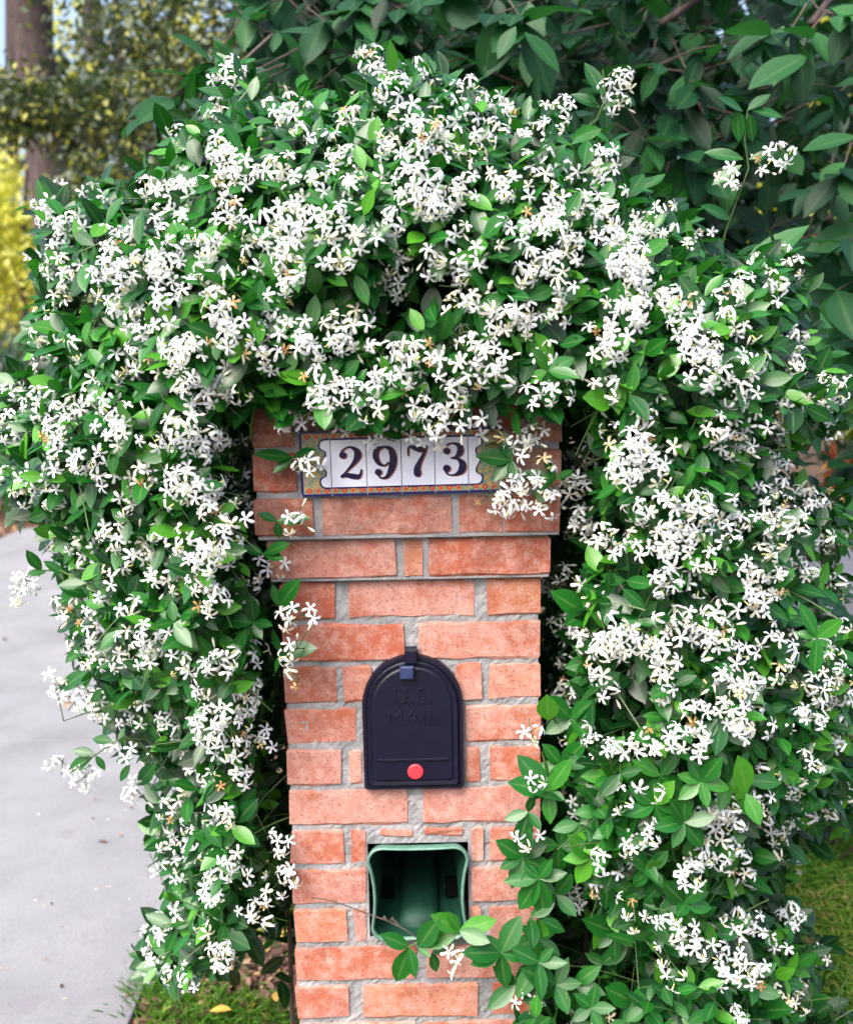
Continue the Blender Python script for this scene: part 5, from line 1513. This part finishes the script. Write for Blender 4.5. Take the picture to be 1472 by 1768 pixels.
# strap leaved clumps at the mulch edge
def clump(lab, x, y, n, h, seed):
    r = np.random.default_rng(seed)
    a = r.uniform(0, 6.28, n); P = np.stack([x + r.normal(0, .03, n), y + r.normal(0, .03, n), np.full(n, .0)], 1)
    D = unit(np.stack([np.cos(a) * .7, np.sin(a) * .7, r.uniform(.5, 1.2, n)], 1)); Nn = np.stack([-np.cos(a), -np.sin(a), np.full(n, .8)], 1)
    L = h * r.uniform(.7, 1.2, n)
    o = leaves_obj('strap_leaved_plant', P, D, Nn, L, np.full(n, .012), np.clip(r.normal(.45, .2, n), 0, 1), M_HEDGE, None, 5, curl=np.full(n, 30.0))
    tagit(o, lab, 'plant', 'strap leaved plants along the mulch edge')
clump('strap leaved plant at the mulch edge nearest the vine', 1.20, 3.24, 70, .22, 1)
clump('strap leaved plant at the mulch edge by the right border', 1.38, 3.30, 70, .20, 2)
# grey utility box far at the right
ubx = pt(1480, 990, 6.0)
utility = empty('utility_box', (ubx[0], 6.0, 0)); tagit(utility, 'plain grey box standing on the pale path at the right edge', 'utility box')
mb = MB(); zt_ = pt(1480, 925, 6.0)[2]
bev_box(mb, ubx[0] - .10, ubx[0] + .35, 6.0, 6.3, .05, zt_, .02); mb.box(ubx[0] - .10, ubx[0] + .35, 6.3, 6.31, .05, zt_); mb.box(ubx[0] - .08, ubx[0] + .33, 6.05, 6.3, zt_ - .001, zt_ + .01)
mb.build('cabinet', M_GREY, utility)
mb = MB(); mb.box(ubx[0] - .13, ubx[0] + .38, 5.97, 6.34, .0, .05); mb.build('plinth', M_CONC, utility)
mb = MB(); mb.box(ubx[0] + .09, ubx[0] + .094, 5.996, 6.0, .08, zt_ - .03); mb.build('door_seam', M_DARK, utility)

# ------------------------------------------------------------------ grass, litter, fallen leaves
def nz2(x, y, s): return np.sin(x * s + 1.7 * np.sin(y * s * .7)) * np.cos(y * s * 1.3 + 1.1 * np.sin(x * s * .9))
def grass(name, label, x0, x1, y0, y1, n, h, seed, tint=.5, mask=None, z=.006, w=.0035):
    r = np.random.default_rng(seed)
    x = r.uniform(x0, x1, n); y = r.uniform(y0, y1, n)
    if mask is not None:
        k = mask(x, y, r); x, y = x[k], y[k]; n = len(x)
    P = np.stack([x, y, np.full(n, z)], 1); a = r.uniform(0, 6.28, n)
    D = unit(np.stack([np.cos(a) * .6, np.sin(a) * .6, r.uniform(.4, 1.3, n)], 1)); Nn = np.stack([-np.cos(a), -np.sin(a), np.full(n, .7)], 1)
    L = h * r.uniform(.5, 1.3, n)
    o = leaves_obj(name, P, D, Nn, L, w * r.uniform(.7, 1.3, n), np.clip(tint + .18 * nz2(x, y, 5) + r.normal(0, .16, n), 0, 1), M_GRASS, None, 4, curl=np.full(n, 40.0))
    return tagit(o, label, kind='stuff')
grass('lawn_grass', 'short green and straw coloured lawn grass right of the vine', .55, 2.6, 1.7, 3.2, 60000, .05, 1, .58, z=.006, w=.0042)
grass('drive_edge_grass', 'fresh green grass between the drive and the brick column', -.66, .0, 2.02, 2.75, 14000, .055, 2, .40,
      lambda x, y, r: (nz2(x + .3, y, 6) + .35 * r.normal(0, 1, len(x)) > .05) & ((x > -.56) | (r.random(len(x)) < .5)), z=.0, w=.0034)
for i, (gx, gy, lab) in enumerate(((-.66, 2.40, 'tuft of fine grass leaning over the drive below the vine'), (-.60, 2.95, 'taller tuft of fine grass behind the lowest jasmine shoot'), (-.70, 3.3, 'thin tuft of fine grass farther up the drive edge'))):
    r = np.random.default_rng(200 + i); n = 620
    a = r.uniform(0, 6.28, n); P = np.stack([gx + r.normal(0, .035, n), gy + r.normal(0, .07, n), np.full(n, 0.)], 1)
    D = unit(np.stack([np.cos(a) * .7, np.sin(a) * .7, r.uniform(.5, 1.4, n)], 1)); Nn = np.stack([-np.cos(a), -np.sin(a), np.full(n, .8)], 1)
    o = leaves_obj('grass_tuft', P, D, Nn, r.uniform(.035, .09, n), np.full(n, .0022), np.clip(r.normal(.25, .15, n), 0, 1), M_GRASS, None, 5, curl=r.uniform(5, 25, n))
    tagit(o, lab, 'grass tuft', 'grass tufts along the drive edge')
def litter(name, label, x0, x1, y0, y1, n, s, seed, tint=.45, mask=None, z=.012):
    r = np.random.default_rng(seed)
    x = r.uniform(x0, x1, n); y = r.uniform(y0, y1, n)
    if mask is not None: k = mask(x, y); x, y = x[k], y[k]; n = len(x)
    P = np.stack([x, y, z + r.uniform(0, .01, n)], 1); a = r.uniform(0, 6.28, n)
    D = unit(np.stack([np.cos(a), np.sin(a), r.normal(.1, .25, n)], 1)); Nn = unit(np.array([0, 0, 1.0]) + r.normal(0, .45, (n, 3)))
    L = s * r.uniform(.5, 1.4, n)
    o = leaves_obj(name, P, D, Nn, L, L * r.uniform(.3, .7, n), np.clip(r.normal(tint, .25, n), 0, 1), M_LITTER, None, 4, curl=r.uniform(0, 2, n))
    return tagit(o, label, kind='stuff')
litter('bark_litter', 'brown bark chips and dead leaves beside the column foot', -.69, .0, 1.95, 3.4, 5200, .028, 5, .38)
litter('leaf_litter', 'dry brown leaves on the ground left of the drive', -6.5, -3.47, 6.5, 13, 5200, .075, 6, .5)
litter('mulch_litter', 'reddish brown mulch and dead leaves behind the lawn', .5, 3.4, 3.05, 4.6, 3600, .045, 7, .3)
litter('lawn_litter', 'dead leaves scattered in the lawn', .5, 2.5, 1.9, 3.1, 160, .045, 8, .5, z=.02)
# single fallen leaves one can pick out
def fallen(name, label, u, v, z, L, W, t, seed):
    r = np.random.default_rng(seed)
    d = fwd + rt * ((u - PW / 2) / FPX) - upv * ((v - PH / 2) / FPX); k = (z - CAM[2]) / d[2]; p = CAM + d * k
    a = r.uniform(0, 6.28)
    o = leaves_obj(name, [p], [(math.cos(a), math.sin(a), .1)], [(0, .1, 1)], [L], [W], [t], M_LITTER, None, 5, curl=np.array([1.5]))
    tagit(o, label, 'fallen leaf')
fallen('fallen_leaf', 'yellow fallen leaf lying in the grass left of the column', 400, 1744, .05, .05, .03, 1, 1)
fallen('fallen_leaf', 'tan fallen leaf in the grass closest to the column edge', 476, 1730, .05, .04, .022, .9, 2)
fallen('fallen_leaf', 'small brown leaf on the drive beside the grass tuft', 212, 1722, .033, .03, .012, .4, 3)
fallen('fallen_leaf', 'dark curled leaf on the drive below the drooping shoot', 168, 1452, .033, .04, .014, .1, 4)
fallen('fallen_leaf', 'tiny dark leaf on the drive at the left edge', 8, 1101, .033, .06, .02, 0, 5)

# petals dropped on the drive
r = np.random.default_rng(77); n = 36
P = np.stack([-.72 - np.abs(r.normal(0, .22, n)), r.uniform(1.7, 4.2, n), np.full(n, .032)], 1); a = r.uniform(0, 6.28, n)
o = leaves_obj('fallen_petals', P, np.stack([np.cos(a), np.sin(a), np.zeros(n)], 1), np.tile([0, 0, 1.0], (n, 1)), r.uniform(.006, .013, n), np.full(n, .005), r.uniform(0, .9, n), M_PETAL, None, 3)
tagit(o, 'tiny white petals dropped on the drive under the vine', kind='stuff')
litter('drive_litter', 'specks of leaf crumbs on the drive beside the grass', -1.3, -.71, 1.6, 3.6, 130, .012, 78, .3, lambda x, y: np.random.default_rng(5).random(len(x)) < (x + 1.4) / .7, z=.031)
